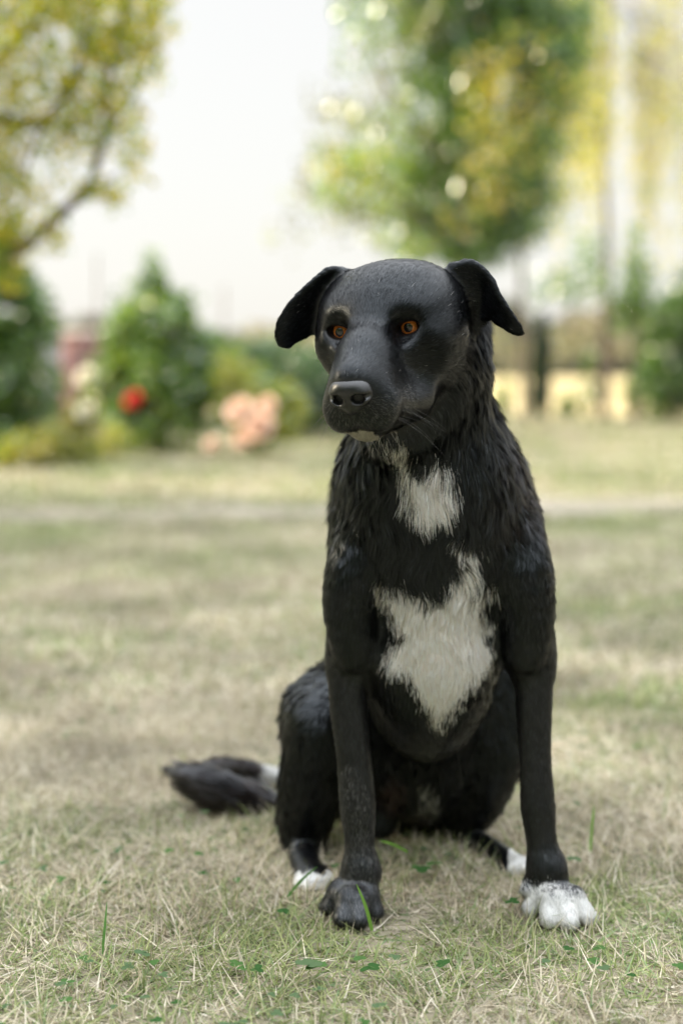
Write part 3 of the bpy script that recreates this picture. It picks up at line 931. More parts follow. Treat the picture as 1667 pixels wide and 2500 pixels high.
he(-.070, .004, -.002, .085, .070, .066, k=.03, flen=.008)               # cranium
he(-.048, 0, .020, .05, .058, .037, k=.03, flen=.0075)                    # forehead
for s in (-1, 1):
    he(-.066, s * .043, .018, .040, .030, .030, k=.03, flen=.013)        # ear bases
for s in (-1, 1):
    he(-.020, s * .034, .015, .020, .022, .011, k=.028)                 # brow
    hc((-.004, s * .056, -.020), (-.050, s * .066, -.014), .010, .012, k=.022, flen=.009)   # cheek bone
    hc((.050, s * .012, -.030), (.010, s * .016, -.010), .010, .010, k=.016, flen=.006)     # edge of the bridge
    he(-.052, s * .042, -.030, .05, .032, .047, k=.04, flen=.015)        # cheek
    he(-.004, s * .041, -.028, .024, .016, .020, k=.02)                  # under the eye
    hc((.056, s * .018, -.068), (-.004, s * .031, -.076), .0235, .027, k=.020, flen=.006)   # upper lip
    he(.072, s * .0205, -.074, .018, .020, .023, k=.012, flen=.005)
    hc((.050, s * .020, -.090), (-.015, s * .034, -.092), .008, .011, k=.012, flen=.006)   # hanging lip edge
hc((-.012, 0, .006), (.040, 0, -.020), .025, .0225, k=.025, flen=.006)   # bridge
hc((.040, 0, -.020), (.084, 0, -.038), .0225, .0205, k=.02, flen=.005)
hc((.0, 0, -.050), (.062, 0, -.056), .042, .033, k=.02, flen=.006)
hc((-.05, 0, -.082), (.052, 0, -.093), .036, .019, k=.010, flen=.009, flow=(0, .3, -1))    # lower jaw
hc((.040, -.004, -.093), (.062, -.004, -.094), .017, .014, k=.006, flen=.006, flow=(0, 0, -1))     # chin

for s in (-1, 1):
    he(.030, s * .064, -.038, .023, .015, .023, k=.026, sub=True)        # muzzle narrower than the cheeks
    he(.012, s * .037, .001, .010, .010, .009, k=.018, sub=True)         # orbit

# eye sockets
EYES = []
for s in (-1, 1):
    c = H(-.0135, .0385 if s > 0 else -.0415, -.001)
    g = HF * 1.0 + HR * (.05 * s - .01) + HU * .10
    g = g / np.linalg.norm(g)
    EYES.append((c, g))
    PR.append(Prim('ell', c=c + g * .001, r=np.array([.0142, .0172, .0148]), rot=HROT, k=.010, flow=RADIAL, flen=.003))
for s, (c, g) in zip((-1, 1), EYES):
    gx = np.cross(HU, g); gx /= np.linalg.norm(gx)
    gu = np.cross(g, gx)
    gx = gx * math.cos(.22 * s) + gu * math.sin(.22 * s); gu = np.cross(g, gx)
    rot = np.stack([g, gx, gu])
    PR.append(Prim('ell', c=c + g * .0152 - HU * .0002, r=np.array([.013, .0136, .0070]), rot=rot, k=.003, sub=True, flow=RADIAL, flen=.003))


# ears: sheets with real thickness, given row by row from root to tip
def ear(rows, thick, nu=30, nv=84, flen=.010):
    G = np.array([[P(*c) for c in row] for row in rows])                    # rows x cols x 3
    def interp(A, t):                                                       # Catmull-Rom along axis 0
        n = len(A)
        x = t * (n - 1)
        i = min(int(x), n - 2)
        f = x - i
        p0, p1, p2, p3 = A[max(i - 1, 0)], A[i], A[i + 1], A[min(i + 2, n - 1)]
        return .5 * ((2 * p1) + (-p0 + p2) * f + (2 * p0 - 5 * p1 + 4 * p2 - p3) * f * f + (-p0 + 3 * p1 - 3 * p2 + p3) * f ** 3)
    pts, ts = [], []
    for a in np.linspace(0, 1, nv):
        row = interp(G, a)
        for b in np.linspace(0, 1, nu):
            pts.append(interp(row, b))
            ts.append(thick[0] * (1 - a) + thick[1] * a)
    pts = np.array(pts)
    d = G[-1].mean(0) - G[0].mean(0)
    PR.append(Prim('cloud', pts=pts, t=np.array(ts), k=.010, flow=tuple(d / np.linalg.norm(d)), flen=flen))


ear([[(842, 664, 1.655), (826, 715, 1.665), (815, 775, 1.672)],
     [(804, 660, 1.645), (786, 730, 1.655), (790, 795, 1.665)],
     [(754, 698, 1.638), (742, 760, 1.645), (755, 812, 1.655)],
     [(712, 740, 1.634), (712, 790, 1.638), (722, 830, 1.645)],
     [(684, 783, 1.634), (688, 820, 1.634), (704, 844, 1.637)],
     [(677, 818, 1.634), (683, 834, 1.633), (693, 844, 1.634)]], (.0044, .0028), flen=.0052)
ear([[(1100, 652, 1.640), (1108, 730, 1.648), (1124, 795, 1.655)],
     [(1150, 643, 1.632), (1148, 725, 1.642), (1146, 804, 1.652)],
     [(1192, 675, 1.622), (1178, 728, 1.640), (1170, 786, 1.648)],
     [(1217, 722, 1.612), (1200, 748, 1.628), (1194, 772, 1.636)],
     [(1245, 766, 1.606), (1226, 780, 1.616), (1216, 788, 1.622)],
     [(1266, 798, 1.606), (1252, 804, 1.610), (1243, 806, 1.614)],
     [(1271, 813, 1.608), (1264, 814, 1.610), (1257, 813, 1.612)]], (.0046, .0028), flen=.0052)

VOX = globals().get('DOG_VOX', .0025)
V, Q = surface_nets(PR, np.array([-.27, 1.45, -.02]), np.array([.33, 2.27, .82]), VOX)
N = vnormals(V, Q)


def fields(p, n):
    """Coat flow direction and length at points p."""
    acc = np.zeros_like(p)
    ln = np.zeros(len(p))
    wt = np.zeros(len(p))
    for pr in PR:
        if pr.sub: continue
        m = np.all((p > pr.lo - .03) & (p < pr.hi + .03), axis=1)
        if not m.any(): continue
        q = p[m]
        w = np.exp(-np.maximum(pr.dist(q), -.02) / .012)
        if pr.flow[0] == 'tube':
            f = pr.near
        elif pr.flow[0] == 'from':
            f = q - pr.flow[1]
            f = f / (np.linalg.norm(f, axis=1)[:, None] + 1e-9)
        else:
            f = np.array(pr.flow, float)[None]
            f = f / np.linalg.norm(f)
        acc[m] += w[:, None] * f
        ln[m] += w * pr.flen
        wt[m] += w
    wt = np.maximum(wt, 1e-9)
    acc = acc / wt[:, None]
    t = acc - (acc * n).sum(1)[:, None] * n
    t = t / (np.linalg.norm(t, axis=1)[:, None] + 1e-6)
    return t, ln / wt


# white and brown markings of the coat
Z = lambda L: [(740 + x / 2.306, 1050 + y / 2.306) for x, y in L]
THROAT = Z([(440, 60), (520, 85), (600, 130), (625, 215), (715, 240), (775, 150), (815, 235), (845, 320), (810, 400), (750, 455), (705, 500), (655, 450), (605, 395),
            (585, 290), (560, 220), (530, 160)])
CHEST = Z([(885, 600), (930, 660), (985, 735), (930, 760), (955, 860), (1010, 862), (1070, 870), (1030, 905), (990, 935), (985, 1000), (1060, 1080),
           (1020, 1150), (1060, 1250), (1040, 1340), (960, 1400), (890, 1500), (830, 1570), (765, 1650), (710, 1580), (650, 1460), (590, 1370),
           (470, 1330), (490, 1240), (570, 1150), (510, 1060), (500, 1000), (455, 915), (425, 870), (465, 855), (560, 880), (650, 935), (720, 980), (770, 930),
           (820, 890), (870, 800), (905, 740), (870, 660)])
PAWW = [(1262, 2140), (1290, 2165), (1330, 2160), (1395, 2180), (1425, 2165), (1510, 2200), (1460, 2320), (1240, 2320), (1250, 2200)]


def coat(p, n, strandwise=False):
    """Returns colour (N,3) in linear values, whiteness."""
    px = to_px(p)
    jx = px + np.stack([snoise(p, .018, 3), snoise(p, .016, 4)], 1) * 6 + RNG.normal(size=px.shape) * 7
    white = np.zeros(len(p))
    front = p[:, 1] < 1.80
    for poly, m in ((THROAT, front & (p[:, 2] < .60) & (p[:, 1] > 1.55)), (CHEST, front & (p[:, 1] < 1.78)), (PAWW, (p[:, 0] > .15) & (p[:, 1] < 1.72))):
        d = poly_dist(jx, poly)
        white = np.maximum(white, np.where(m, np.clip(.5 - d / 26., 0, 1), 0))
    loc = (p - HE) @ HROT.T
    if strandwise: white = (RNG.random(len(p)) < white).astype(float)
    chin = (loc[:, 0] > .018) & (np.abs(loc[:, 1] + .007) < .0195 + .002 * snoise(p, .008, 19)) & (loc[:, 2] < -.0935 + .001 * snoise(p, .01, 9))
    white = np.where(chin, .75, white)
    hind = (px[:, 1] > 2128 + 8 * snoise(p, .02, 5)) & (px[:, 0] > 712) & (p[:, 0] < -.01) & (p[:, 1] > 1.735) & (p[:, 1] < 1.82)
    white = np.where(hind, 1, white)
    hind2 = (px[:, 0] > 1238) & (p[:, 1] > 1.78) & (p[:, 1] < 1.87) & (p[:, 2] < .06)
    white = np.where(hind2, 1, white)
    toes_ = (p[:, 0] > .17) & (p[:, 1] < 1.70) & (p[:, 2] < .032 + .004 * snoise(p, .015, 12))
    white = np.where(toes_, 1, white)
    tip = (px[:, 0] > 622) & (px[:, 0] < 690) & (px[:, 1] > 1862) & (p[:, 1] > 2.165)
    white = np.where(tip, 1, white)
    tuft = (np.hypot(px[:, 0] - 1048, (px[:, 1] - 1940) * .6) < 30) & (p[:, 1] < 1.95) & (snoise(p, .012, 8) > .1)
    white = np.where(tuft, .7, white)
    base = np.array([.0024, .0026, .0031])[None] * (1 + .35 * snoise(p, .05, 1))[:, None]
    shank_sheen = np.clip((.36 - p[:, 2]) / .06, 0, 1) * (p[:, 1] < 1.80) * ((px[:, 0] < 935) | (px[:, 0] > 1245))  # brown-grey sheen of the forelegs, painted into the base colour
    base = base + np.array([.0065, .0055, .0050])[None] * shank_sheen[:, None]
    brown = np.clip((px[:, 0] < 760) & (p[:, 1] > 2.0), 0, 1) * .9
    brown = np.maximum(brown, np.clip((px[:, 0] - 1180) / 80, 0, 1) * np.clip((1330 - px[:, 1]) / 60, 0, 1) * np.clip((px[:, 1] - 1020) / 60, 0, 1) * .5)
    brown = np.maximum(brown, np.clip((820 - px[:, 0]) / 30, 0, 1) * np.clip((1300 - px[:, 1]) / 60, 0, 1) * np.clip((px[:, 1] - 1060) / 60, 0, 1) * .45)
    base = base * (1 - brown[:, None]) + np.array([.024, .0150, .0125])[None] * brown[:, None]
    pink = np.clip(1.4 - np.hypot((px[:, 0] - 962) / 36, (px[:, 1] - 1930) / 55) * 1.2, 0, 1) * ((p[:, 1] > 1.80) & (p[:, 1] < 1.97))
    base = base * (1 - pink[:, None]) + np.array([.055, .033, .028])[None] * pink[:, None]
    warm = np.clip(.5 + .5 * snoise(p, .06, 6), 0, 1)[:, None]
    cream = np.array([.95, .85, .76])[None] * (1 - warm * .35) + np.array([.97, .92, .85])[None] * warm * .35
    paww = (p[:, 2] < .13)[:, None]
    cream = np.where(paww, np.array([.62, .61, .58])[None], cream)
    cream = np.where(chin[:, None], np.array([.50, .46, .38])[None], cream)
    col = base * (1 - white[:, None]) + cream * white[:, None]
    return np.clip(col, 0, 1), white


body_mat, nt, b = new_mat('black_coat_skin')
an = attr_node(nt, 'coat')
nt.links.new(an.outputs['Color'], b.inputs['Base Color'])
b.inputs['Roughness'].default_value = .45
b.inputs['Specular IOR Level'].default_value = .4

dog = empty('dog', (.08, 1.75, 0), 'large black dog with a white chest blaze sitting on the dry grass', 'dog')
me = mesh_from('body', V, Q, body_mat, smooth=True)
cc, _ = coat(V, N)
for c, g in EYES:
    cc[np.linalg.norm(V - c, axis=1) < .021] = (.004, .004, .0045)
add_color(me, 'coat', cc)
body = link('body', me, dog)


# --- eyes
def uvsphere(c, r, rot, nu=48, nv=32):
    """Pole axis along rot[0]."""
    th = np.linspace(0, math.pi, nv)
    ph = np.linspace(0, 2 * math.pi, nu, endpoint=False)
    T, Ph = np.meshgrid(th, ph, indexing='ij')
    loc = np.stack([np.cos(T), np.sin(T) * np.cos(Ph), np.sin(T) * np.sin(Ph)], -1).reshape(-1, 3)
    bulge = 1 + .06 * np.clip((loc[:, 0] - .72) / .28, 0, 1)
    W = c + (loc * r * bulge[:, None]) @ rot
    idx = np.arange(nu * nv).reshape(nv, nu)
    a = idx[:-1].ravel(); b = np.roll(idx, -1, 1)[:-1].ravel(); cc = np.roll(idx, -1, 1)[1:].ravel(); d = idx[1:].ravel()
    return W, np.stack([a, b, cc, d], 1), loc


eye_mat, nt, b = new_mat('amber_eye')
an = attr_node(nt, 'eyecol')
nt.links.new(an.outputs['Color'], b.inputs['Base Color'])
b.inputs['Roughness'].default_value = .25
b.inputs['Coat Weight'].default_value = 1.0
b.inputs['Coat Roughness'].default_value = .015
b.inputs['Coat IOR'].default_value = 1.42
for s, (c, g) in zip((-1, 1), EYES):
    g2 = g * 1.0 + np.array([-.03, -.02, -.02])
    g2 = g2 / np.linalg.norm(g2)
    gx = np.cross(HU, g2); gx /= np.linalg.norm(gx)
    rot = np.stack([g2, gx, np.cross(g2, gx)])
    W, F4, loc = uvsphere(c - g * .0012, .0134, rot, 96, 96)
    rr = np.hypot(loc[:, 1], loc[:, 2])
    ang = np.arctan2(loc[:, 2], loc[:, 1])
    fib = .5 + .5 * np.sin(ang * 37 + 3 * np.sin(ang * 11)) 
    iris = np.array([.66, .20, .038])[None] * (.75 + .35 * fib)[:, None] * (1.0 - .35 * np.clip((.40 - rr) / .2, 0, 1))[:, None]
    ecol = iris.copy()
    front = loc[:, 0] > 0
    ecol[(rr < .37) & front] = (.006, .005, .005)
    lim = np.clip((rr - .66) / .05, 0, 1)[:, None]
    ecol = ecol * (1 - lim) + np.array([.010, .007, .006])[None] * lim
    ecol[(rr > .78) | ~front] = (.030, .020, .017)
    m = mesh_from('eye', W, F4, eye_mat, smooth=True)
    add_color(m, 'eyecol', ecol)
    o = link('eye', m, dog)

# --- nose leather
keep = PR
PR = []
he(.0930, 0, -.0450, .0165, .0226, .0140, k=.006)
he(.0905, 0, -.0575, .0160, .0150, .0165, k=.012)
for s in (-1, 1):
    he(.0945, s * .0128, -.0530, .0135, .0108, .0105, k=.006)
for s in (-1, 1):
    he(.110, s * .0118, -.0545, .014, .0076, .0062, k=.003, sub=True)
    hc((.109, s * .0165, -.0530), (.098, s * .0245, -.0520), .0036, .0024, k=.003, sub=True)
hc((.112, 0, -.052), (.1065, 0, -.072), .0009, .0012, k=.003, sub=True)
pmin = np.min([p.lo for p in PR if not p.sub], 0) - .004
pmax = np.max([p.hi for p in PR if not p.sub], 0) + .004
NV, NQ = surface_nets(PR, pmin, pmax, .0007)
PR = keep
nose_mat, nt, b = new_mat('nose_leather')
b.inputs['Base Color'].default_value = (.006, .006, .0065, 1)
b.inputs['Roughness'].default_value = .30
b.inputs['IOR'].default_value = 1.5
b.inputs['Specular IOR Level'].default_value = .6
vo = nt.nodes.new('ShaderNodeTexVoronoi'); vo.inputs['Scale'].default_value = 900
vo.feature = 'DISTANCE_TO_EDGE'
bm_ = nt.nodes.new('ShaderNodeBump'); bm_.inputs['Strength'].default_value = .2; bm_.inputs['Distance'].default_value = .0006
tc = nt.nodes.new('ShaderNodeTexCoord')
nt.links.new(tc.outputs['Object'], vo.inputs['Vector'])
nt.links.new(vo.outputs['Distance'], bm_.inputs['Height'])
nt.links.new(bm_.outputs[0], b.inputs['Normal'])
link('nose', mesh_from('nose', NV, NQ, nose_mat, smooth=True), dog)


# --- coat: every hair is a strand that grows out of the skin
def tri_sample(V, Q, dens_face, seed):
    r = np.random.default_rng(seed)
    T = np.concatenate([Q[:, [0, 1, 2]], Q[:, [0, 2, 3]]])
    df = np.concatenate([dens_face, dens_face])
    ar = .5 * np.linalg.norm(np.cross(V[T[:, 1]] - V[T[:, 0]], V[T[:, 2]] - V[T[:, 0]]), axis=1)
    want = ar * df
    n = np.floor(want + r.random(len(want))).astype(int)
    ti = np.repeat(np.arange(len(T)), n)
    a, bb = r.random(len(ti)), r.random(len(ti))
    f = a + bb > 1
    a[f], bb[f] = 1 - a[f], 1 - bb[f]
    w = np.stack([1 - a - bb, a, bb], 1)
    return T[ti], w


def strands(name, pts, radius, cols, mat, parent, lie=None, grain=None, gloss=None):
    """pts (n, k, 3), radius (n, k), cols (n, 3)."""
    n, k = pts.shape[:2]
    hc_ = bpy.data.hair_curves.new(name)
    hc_.add_curves([k] * n)
    hc_.attributes['position'].data.foreach_set('vector', np.ascontiguousarray(pts, dtype=np.float32).ravel())
    ra = hc_.attributes.get('radius') or hc_.attributes.new('radius', 'FLOAT', 'POINT')
    ra.data.foreach_set('value', np.ascontiguousarray(radius, dtype=np.float32).ravel())
    ca = hc_.attributes.new('coat', 'FLOAT_COLOR', 'CURVE')
    c = np.ones((n, 4), dtype=np.float32)
    c[:, :3] = cols
    if gloss is not None: c[:, 3] = gloss
    ca.data.foreach_set('color', c.ravel())
    for an_, arr in (('lie', lie), ('grain', grain)):
        if arr is not None:
            va = hc_.attributes.new(an_, 'FLOAT_VECTOR', 'CURVE')
            va.data.foreach_set('vector', np.ascontiguousarray(arr, dtype=np.float32).ravel())
    hc_.materials.append(mat)
    return link(name, hc_, parent)


fur_mat, nt, b = new_mat('coat_hair')
an = attr_node(nt, 'coat')
nt.links.new(an.outputs['Color'], b.inputs['Base Color'])
nt.links.new(an.outputs['Alpha'], b.inputs['Specular IOR Level'])   # silkier on the body than on the short face
an = attr_node(nt, 'lie')                                   # each strand shades with the lie of the coat at its root
nt.links.new(an.outputs['Vector'], b.inputs['Normal'])
an = attr_node(nt, 'grain')
nt.links.new(an.outputs['Vector'], b.inputs['Tangent'])
b.inputs['Roughness'].default_value = .36
b.inputs['Anisotropic'].default_value = .5
b.inputs['Anisotropic Rotation'].default_value = .25
b.inputs['Specular IOR Level'].default_value = .34
b.inputs['Specular Tint'].default_value = (.86, .94, 1.0, 1)
whisker_mat, nt, b = new_mat('whisker')
an = attr_node(nt, 'coat')
nt.links.new(an.outputs['Color'], b.inputs['Base Color'])
b.inputs['Roughness'].default_value = .4

FV, FL = fields(V, N)
FURK = globals().get('FUR_K', 1.0)
vdens = np.interp(FL, [.004, .008, .012, .018, .03], [200, 145, 100, 70, 55]) * 1e4
tocam = np.array([0, 0, CAM_H]) - V
tocam /= np.linalg.norm(tocam, axis=1)[:, None]
facing = (N * tocam).sum(1)
vdens *= np.clip((facing + .45) / .3, .16, 1)
vdens *= np.where(V[:, 2] < .012, 0.1, 1)
fd = vdens[Q].mean(1) * FURK
T, w = tri_sample(V, Q, fd, 5)
root = (V[T] * w[:, :, None]).sum(1)
nn = (N[T] * w[:, :, None]).sum(1)
nn /= np.linalg.norm(nn, axis=1)[:, None] + 1e-9
tt = (FV[T] * w[:, :, None]).sum(1)
L = (FL[T] * w).sum(1)
ok = np.ones(len(root), dtype=bool)
for c, g in EYES:
    q = root - (c + g * .012)
    ax_ = q @ g
    lat = q - ax_[:, None] * g
    hu = q @ HU
    ok &= ~((np.linalg.norm(lat, axis=1) < .0150) & (hu < .0100) & (hu > -.0125) & (np.linalg.norm(root - c, axis=1) < .024))
    L *= np.clip((np.linalg.norm(root - c, axis=1) - .010) / .022, .3, 1)
loc = (root - HE) @ HROT.T
near_nose = np.linalg.norm((loc - np.array([.094, 0, -.048])) / np.array([.0185, .0235, .0185]), axis=1) < 1.0
ok &= ~near_nose
root, nn, tt, L, loc = root[ok], nn[ok], tt[ok], L[ok], loc[ok]
M = len(root)
print('HAIRS', M)
long_ = np.clip((L - .010) / .012, 0, 1)
# waves in the lie of the coat
side = np.cross(nn, tt)
swirl = snoise(root, .055, 21) * (.10 + .35 * long_) + snoise(root, .014, 22) * (.03 + .18 * long_) + RNG.normal(size=M) * (.04 + .08 * long_)
tailz = (root[:, 1] > 1.98) & (root[:, 0] < -.09) & (root[:, 2] < .14)
swirl[tailz] *= .3
L[tailz] *= 1.15
tdir = tt + side * swirl[:, None] + RNG.normal(size=(M, 3)) * .02
tdir -= (tdir * nn).sum(1)[:, None] * nn
tdir /= np.linalg.norm(tdir, axis=1)[:, None] + 1e-9
Lh = L * (.62 + .5 * RNG.random(M)) * (1 + .25 * snoise(root, .03, 23) * long_)
lift = .13 + .25 * long_ + .06 * RNG.random(M) + .12 * np.maximum(snoise(root, .02, 24), 0) * long_
K = 5
sv = np.linspace(0, 1, K)
pts = np.empty((M, K, 3), dtype=np.float64)
for j, sj in enumerate(sv):
    pts[:, j] = root + Lh[:, None] * (tdir * (sj * np.cos(lift))[:, None] + nn * (np.sin(lift) * (sj - .45 * sj * sj))[:, None])
    pts[:, j] += np.array([0, 0, -1.]) * (Lh * .10 * long_ * sj * sj)[:, None]
pts[:, 0] -= nn * .0006
# locks: tips of neighbouring hair draw together
tint = np.ones(M)
lie = nn + RNG.normal(size=(M, 3)) * (.04 + .08 * long_)[:, None]
for frac, sel, st in ((18, L > .013, .34), (18, L <= .013, .30)):
    lk = np.nonzero(sel)[0]
    if not len(lk): continue
    cent = RNG.choice(lk, max(1, len(lk) // frac), replace=False)
    tree = kdtree.KDTree(len(cent))
    for i, ci in enumerate(cent): tree.insert(root[ci], i)
    tree.balance()
    nearc = np.array([tree.find(root[i])[1] for i in lk])
    cc_ = cent[nearc]
    ctint = np.exp(RNG.normal(0, .38 if L[cent[0]] > .013 else .30, len(cent)))
    tint[lk] = ctint[nearc]
    lie[lk] += (RNG.normal(size=(len(cent), 3)) * (.16 if L[cent[0]] > .013 else .045))[nearc] * (.3 + .7 * long_[lk])[:, None] * (1 - .6 * (root[lk, 1] < 1.72) * (np.abs(root[lk, 0] - .11) < .075))[:, None]
    clift = RNG.normal(0, .10 if L[cent[0]] > .013 else .05, len(cent))[nearc]
    for j, sj in enumerate(sv[1:], 1):
        f = ((st * (.35 + .65 * long_[lk]) if st == .34 else st) * sj ** 1.2)[:, None] if st == .34 else st * sj ** 1.2
        pts[lk, j] = pts[lk, j] * (1 - f) + (pts[cc_, j] + (root[lk] - root[cc_]) * .25) * f
        pts[lk, j] += nn[lk] * (np.maximum(clift, -.06) * Lh[lk] * sj)[:, None]
colr, wh = coat(root, nn, True)
colr = np.where(wh[:, None] > .5, colr * np.clip(1 + .06 * (tint - 1), .9, 1.05)[:, None], colr * tint[:, None]) * (.75 + .5 * RNG.random(M))[:, None]
stray = (RNG.random(M) < .001) & (loc[:, 2] > -.12)
colr[stray] = np.array([.30, .29, .28])
grey = RNG.random(M) < .05
colr[grey & (wh < .3)] = np.array([.026, .028, .032])
muz = (loc[:, 0] > .03) & (loc[:, 2] < -.055) & (RNG.random(M) < .16)
colr[muz] = colr[muz] * .5 + np.array([.10, .095, .09])
colr = np.clip(colr, .001, .9)
r0 = np.interp(L, [.004, .01, .03], [.00014, .00017, .00019])
r0 = np.where(grey, r0 * 1.5, r0)
radii = r0[:, None] * np.array([1, 1, .9, .65, .15])[None]
lie += tdir * .10
lie /= np.linalg.norm(lie, axis=1)[:, None]
fur = strands('fur', pts, radii, colr, fur_mat, dog, lie, tdir,
              np.interp(root[:, 2], [.60, .68], [.48, .26]) + RNG.normal(size=M) * .05)
fur['kind'] = 'stuff'

# --- whiskers
wp, wr, wc = [], [], []
def whisker(root, d, length, curl, col, r=.00009):
    d = d / np.linalg.norm(d)
    k = 7
    P_ = [root + d * length * t + curl * length * t * t for t in np.linspace(0, 1, k)]
    wp.append(P_); wr.append([r * (1 - .8 * t) for t in np.linspace(0, 1, k)]); wc.append(col)
for s in (-1, 1):
    for i in range(11):
        l, u = .074 - .040 * RNG.random(), -.066 - .022 * RNG.random()
        root_ = H(l, s * (.034 + .003 * RNG.random()), u)
        d = HR * s * (.8 + .3 * RNG.random()) - HF * (.35 + .5 * RNG.random()) - HU * (.25 + .6 * RNG.random())
        whisker(root_, d, .028 + .030 * RNG.random(), -HU * (.25 + .3 * RNG.random()), (.20, .19, .18) if RNG.random() < .35 else (.05, .05, .05))
for i in range(12):
    root_ = H(.035 + .035 * RNG.random(), -.02 + .045 * RNG.random(), -.108)
    whisker(root_, -HU * 1.0 + HR * (RNG.random() - .3) * .8 - HF * .2, .018 + .022 * RNG.random(), HR * (RNG.random() - .5) * .5, (.55, .52, .46))
for i in range(4):
    root_ = H(-.002, .020 + .005 * i, .032)
    whisker(root_, HF * .6 + HU * .9 + HR * (.35 * (i - 1.2)), .020 + .006 * RNG.random(), -HU * .45, (.30, .30, .30), .00012)
strands('whiskers', np.array(wp), np.array(wr), np.array(wc), whisker_mat, dog)
# ------------------------------------------------------------------ the lawn's blades
grass_mat = leaf_mat('grass_blade', .0, .35, .6, (1.1, 1.08, .95))


def blades(name, n, ymin, ymax, hmin, hmax, width, seed, segs=3, label=None, spread=.34, gbias=0.0, power=1.0):
    r = np.random.default_rng(seed)
    y = ymin + (ymax - ymin) * r.random(n) ** power
    x = (r.random(n) - .5) * 2 * (spread * y + .35)
    p = np.stack([x, y, np.zeros(n)], 1)
    # keep clear of the dog's body
    probe = p + np.array([0, 0, .012])
    near = (np.abs(x - .03) < .45) & (y > 1.45) & (y < 2.4)
    idx = np.nonzero(near)[0]
    dmin = np.full(len(idx), 9.)
    for pr in PR:
        if pr.sub or pr.lo[2] > .08: continue
        for dz in (.012, .04):
            dmin = np.minimum(dmin, pr.dist(probe[idx] + np.array([0, 0, dz - .012])))
    bad = np.zeros(n, bool); bad[idx[dmin < .001]] = True
    mid_ = 6.45 + .10 * x + .10 * np.sin(x * .8) + .05 * np.sin(x * 2.3)
    bad |= (np.abs(y - mid_) < .20) & (r.random(n) < .60 + .35 * snoise(p, 1.3, 39))
    p = p[~bad]; n = len(p)
    tuft = snoise(p, .11, 31) * .5 + snoise(p, .35, 32) * .5
    green = snoise(p, .55, 33) * .6 + snoise(p, 1.6, 34) * .6 + snoise(p, .16, 35) * .4 + gbias
    pp = to_px(p)
    green += np.clip((p[:, 1] - 3.6) / 2, 0, 1) * .45 - .25 * np.exp(-((p[:, 1] - 2.9) / .8) ** 2)
    green += 1.5 * np.exp(-((pp[:, 0] - 860) / 260) ** 2 - ((pp[:, 1] - 2345) / 75) ** 2) + .9 * np.exp(-((pp[:, 0] - 1480) / 170) ** 2 - ((pp[:, 1] - 2260) / 150) ** 2) + .8 * np.exp(-((pp[:, 0] - 1000) / 130) ** 2 - ((pp[:, 1] - 2110) / 50) ** 2)
    h = (hmin + (hmax - hmin) * r.random(n) ** 1.8) * (1 + .45 * tuft)
    h = np.maximum(h, hmin * .6)
    az = r.random(n) * 6.283 + snoise(p, .25, 36) * 1.5
    lean = np.clip(r.normal(.95, .38, n), .1, 1.45)
    hd = np.stack([np.cos(az), np.sin(az), np.zeros(n)], 1)
    up = np.array([0, 0, 1.])
    sd_ = np.stack([-np.sin(az), np.cos(az), np.zeros(n)], 1)
    wdt = width * (.6 + .8 * r.random(n))
    L = h / np.maximum(np.cos(lean * .75), .35)
    curl = r.normal(.35, .35, n)
    twist = r.normal(0, .35, n)
    rings = []
    pos = p.copy(); pos[:, 2] -= .004
    for k in range(segs + 1):
        t = k / segs
        w = wdt * (1 - t ** 1.6) if k < segs else 0 * wdt
        if k < segs:
            s_ = sd_ * np.cos(twist * t)[:, None] + up * np.sin(twist * t)[:, None]
            rings.append(pos - s_ * w[:, None] * .5); rings.append(pos + s_ * w[:, None] * .5)
        else:
            rings.append(pos.copy())
        a = lean + curl * t
        step = hd * np.sin(a)[:, None] + up * np.cos(a)[:, None] + sd_ * (twist * .4 * t)[:, None]
        pos = pos + step * (L / segs)[:, None]
    nv = len(rings)
    V = np.stack(rings, 1).reshape(-1, 3)
    V[:, 2] = np.maximum(V[:, 2], -.004 + .006 * r.random(len(V)))
    base = (np.arange(n) * nv)[:, None]
    F = []
    for k in range(segs - 1):
        a, b_, c, d = 2 * k, 2 * k + 1, 2 * k + 3, 2 * k + 2
        F += [base + np.array([[a, b_, c]]), base + np.array([[a, c, d]])]
    F.append(base + np.array([[2 * segs - 2, 2 * segs - 1, 2 * segs]]))
    F = np.concatenate(F)
    straw = np.array([[.50, .44, .335], [.57, .51, .41], [.42, .365, .27], [.61, .56, .47], [.27, .235, .17]])
    grn = np.array([[.19, .25, .10], [.13, .20, .07], [.28, .32, .15], [.16, .24, .12]])
    pg = np.clip(.34 + .36 * green, .06, .88)
    isg = r.random(n) < pg
    c = np.where(isg[:, None], grn[r.integers(0, 4, n)], straw[r.choice(5, n, p=[.3, .22, .2, .13, .15])]) * (.70 + .50 * r.random(n))[:, None] * (1 + .16 * snoise(p, .28, 37) + .12 * snoise(p, .9, 38))[:, None]
    cv = np.repeat(c, nv, 0).reshape(n, nv, 3)
    # dry tips on green blades, pale bases
    tl = np.repeat(np.minimum(np.arange(nv) // 2, segs) / segs, 1)[None, :, None]
    cv = cv * (1 - .35 * tl * isg[:, None, None]) + np.array([.45, .38, .2]) * .35 * tl * isg[:, None, None]
    me = mesh_from(name, V, F, grass_mat)
    add_color(me, 'leaf', cv.reshape(-1, 3))
    o = link(name, me)
    return tag(o, label, kind='stuff')


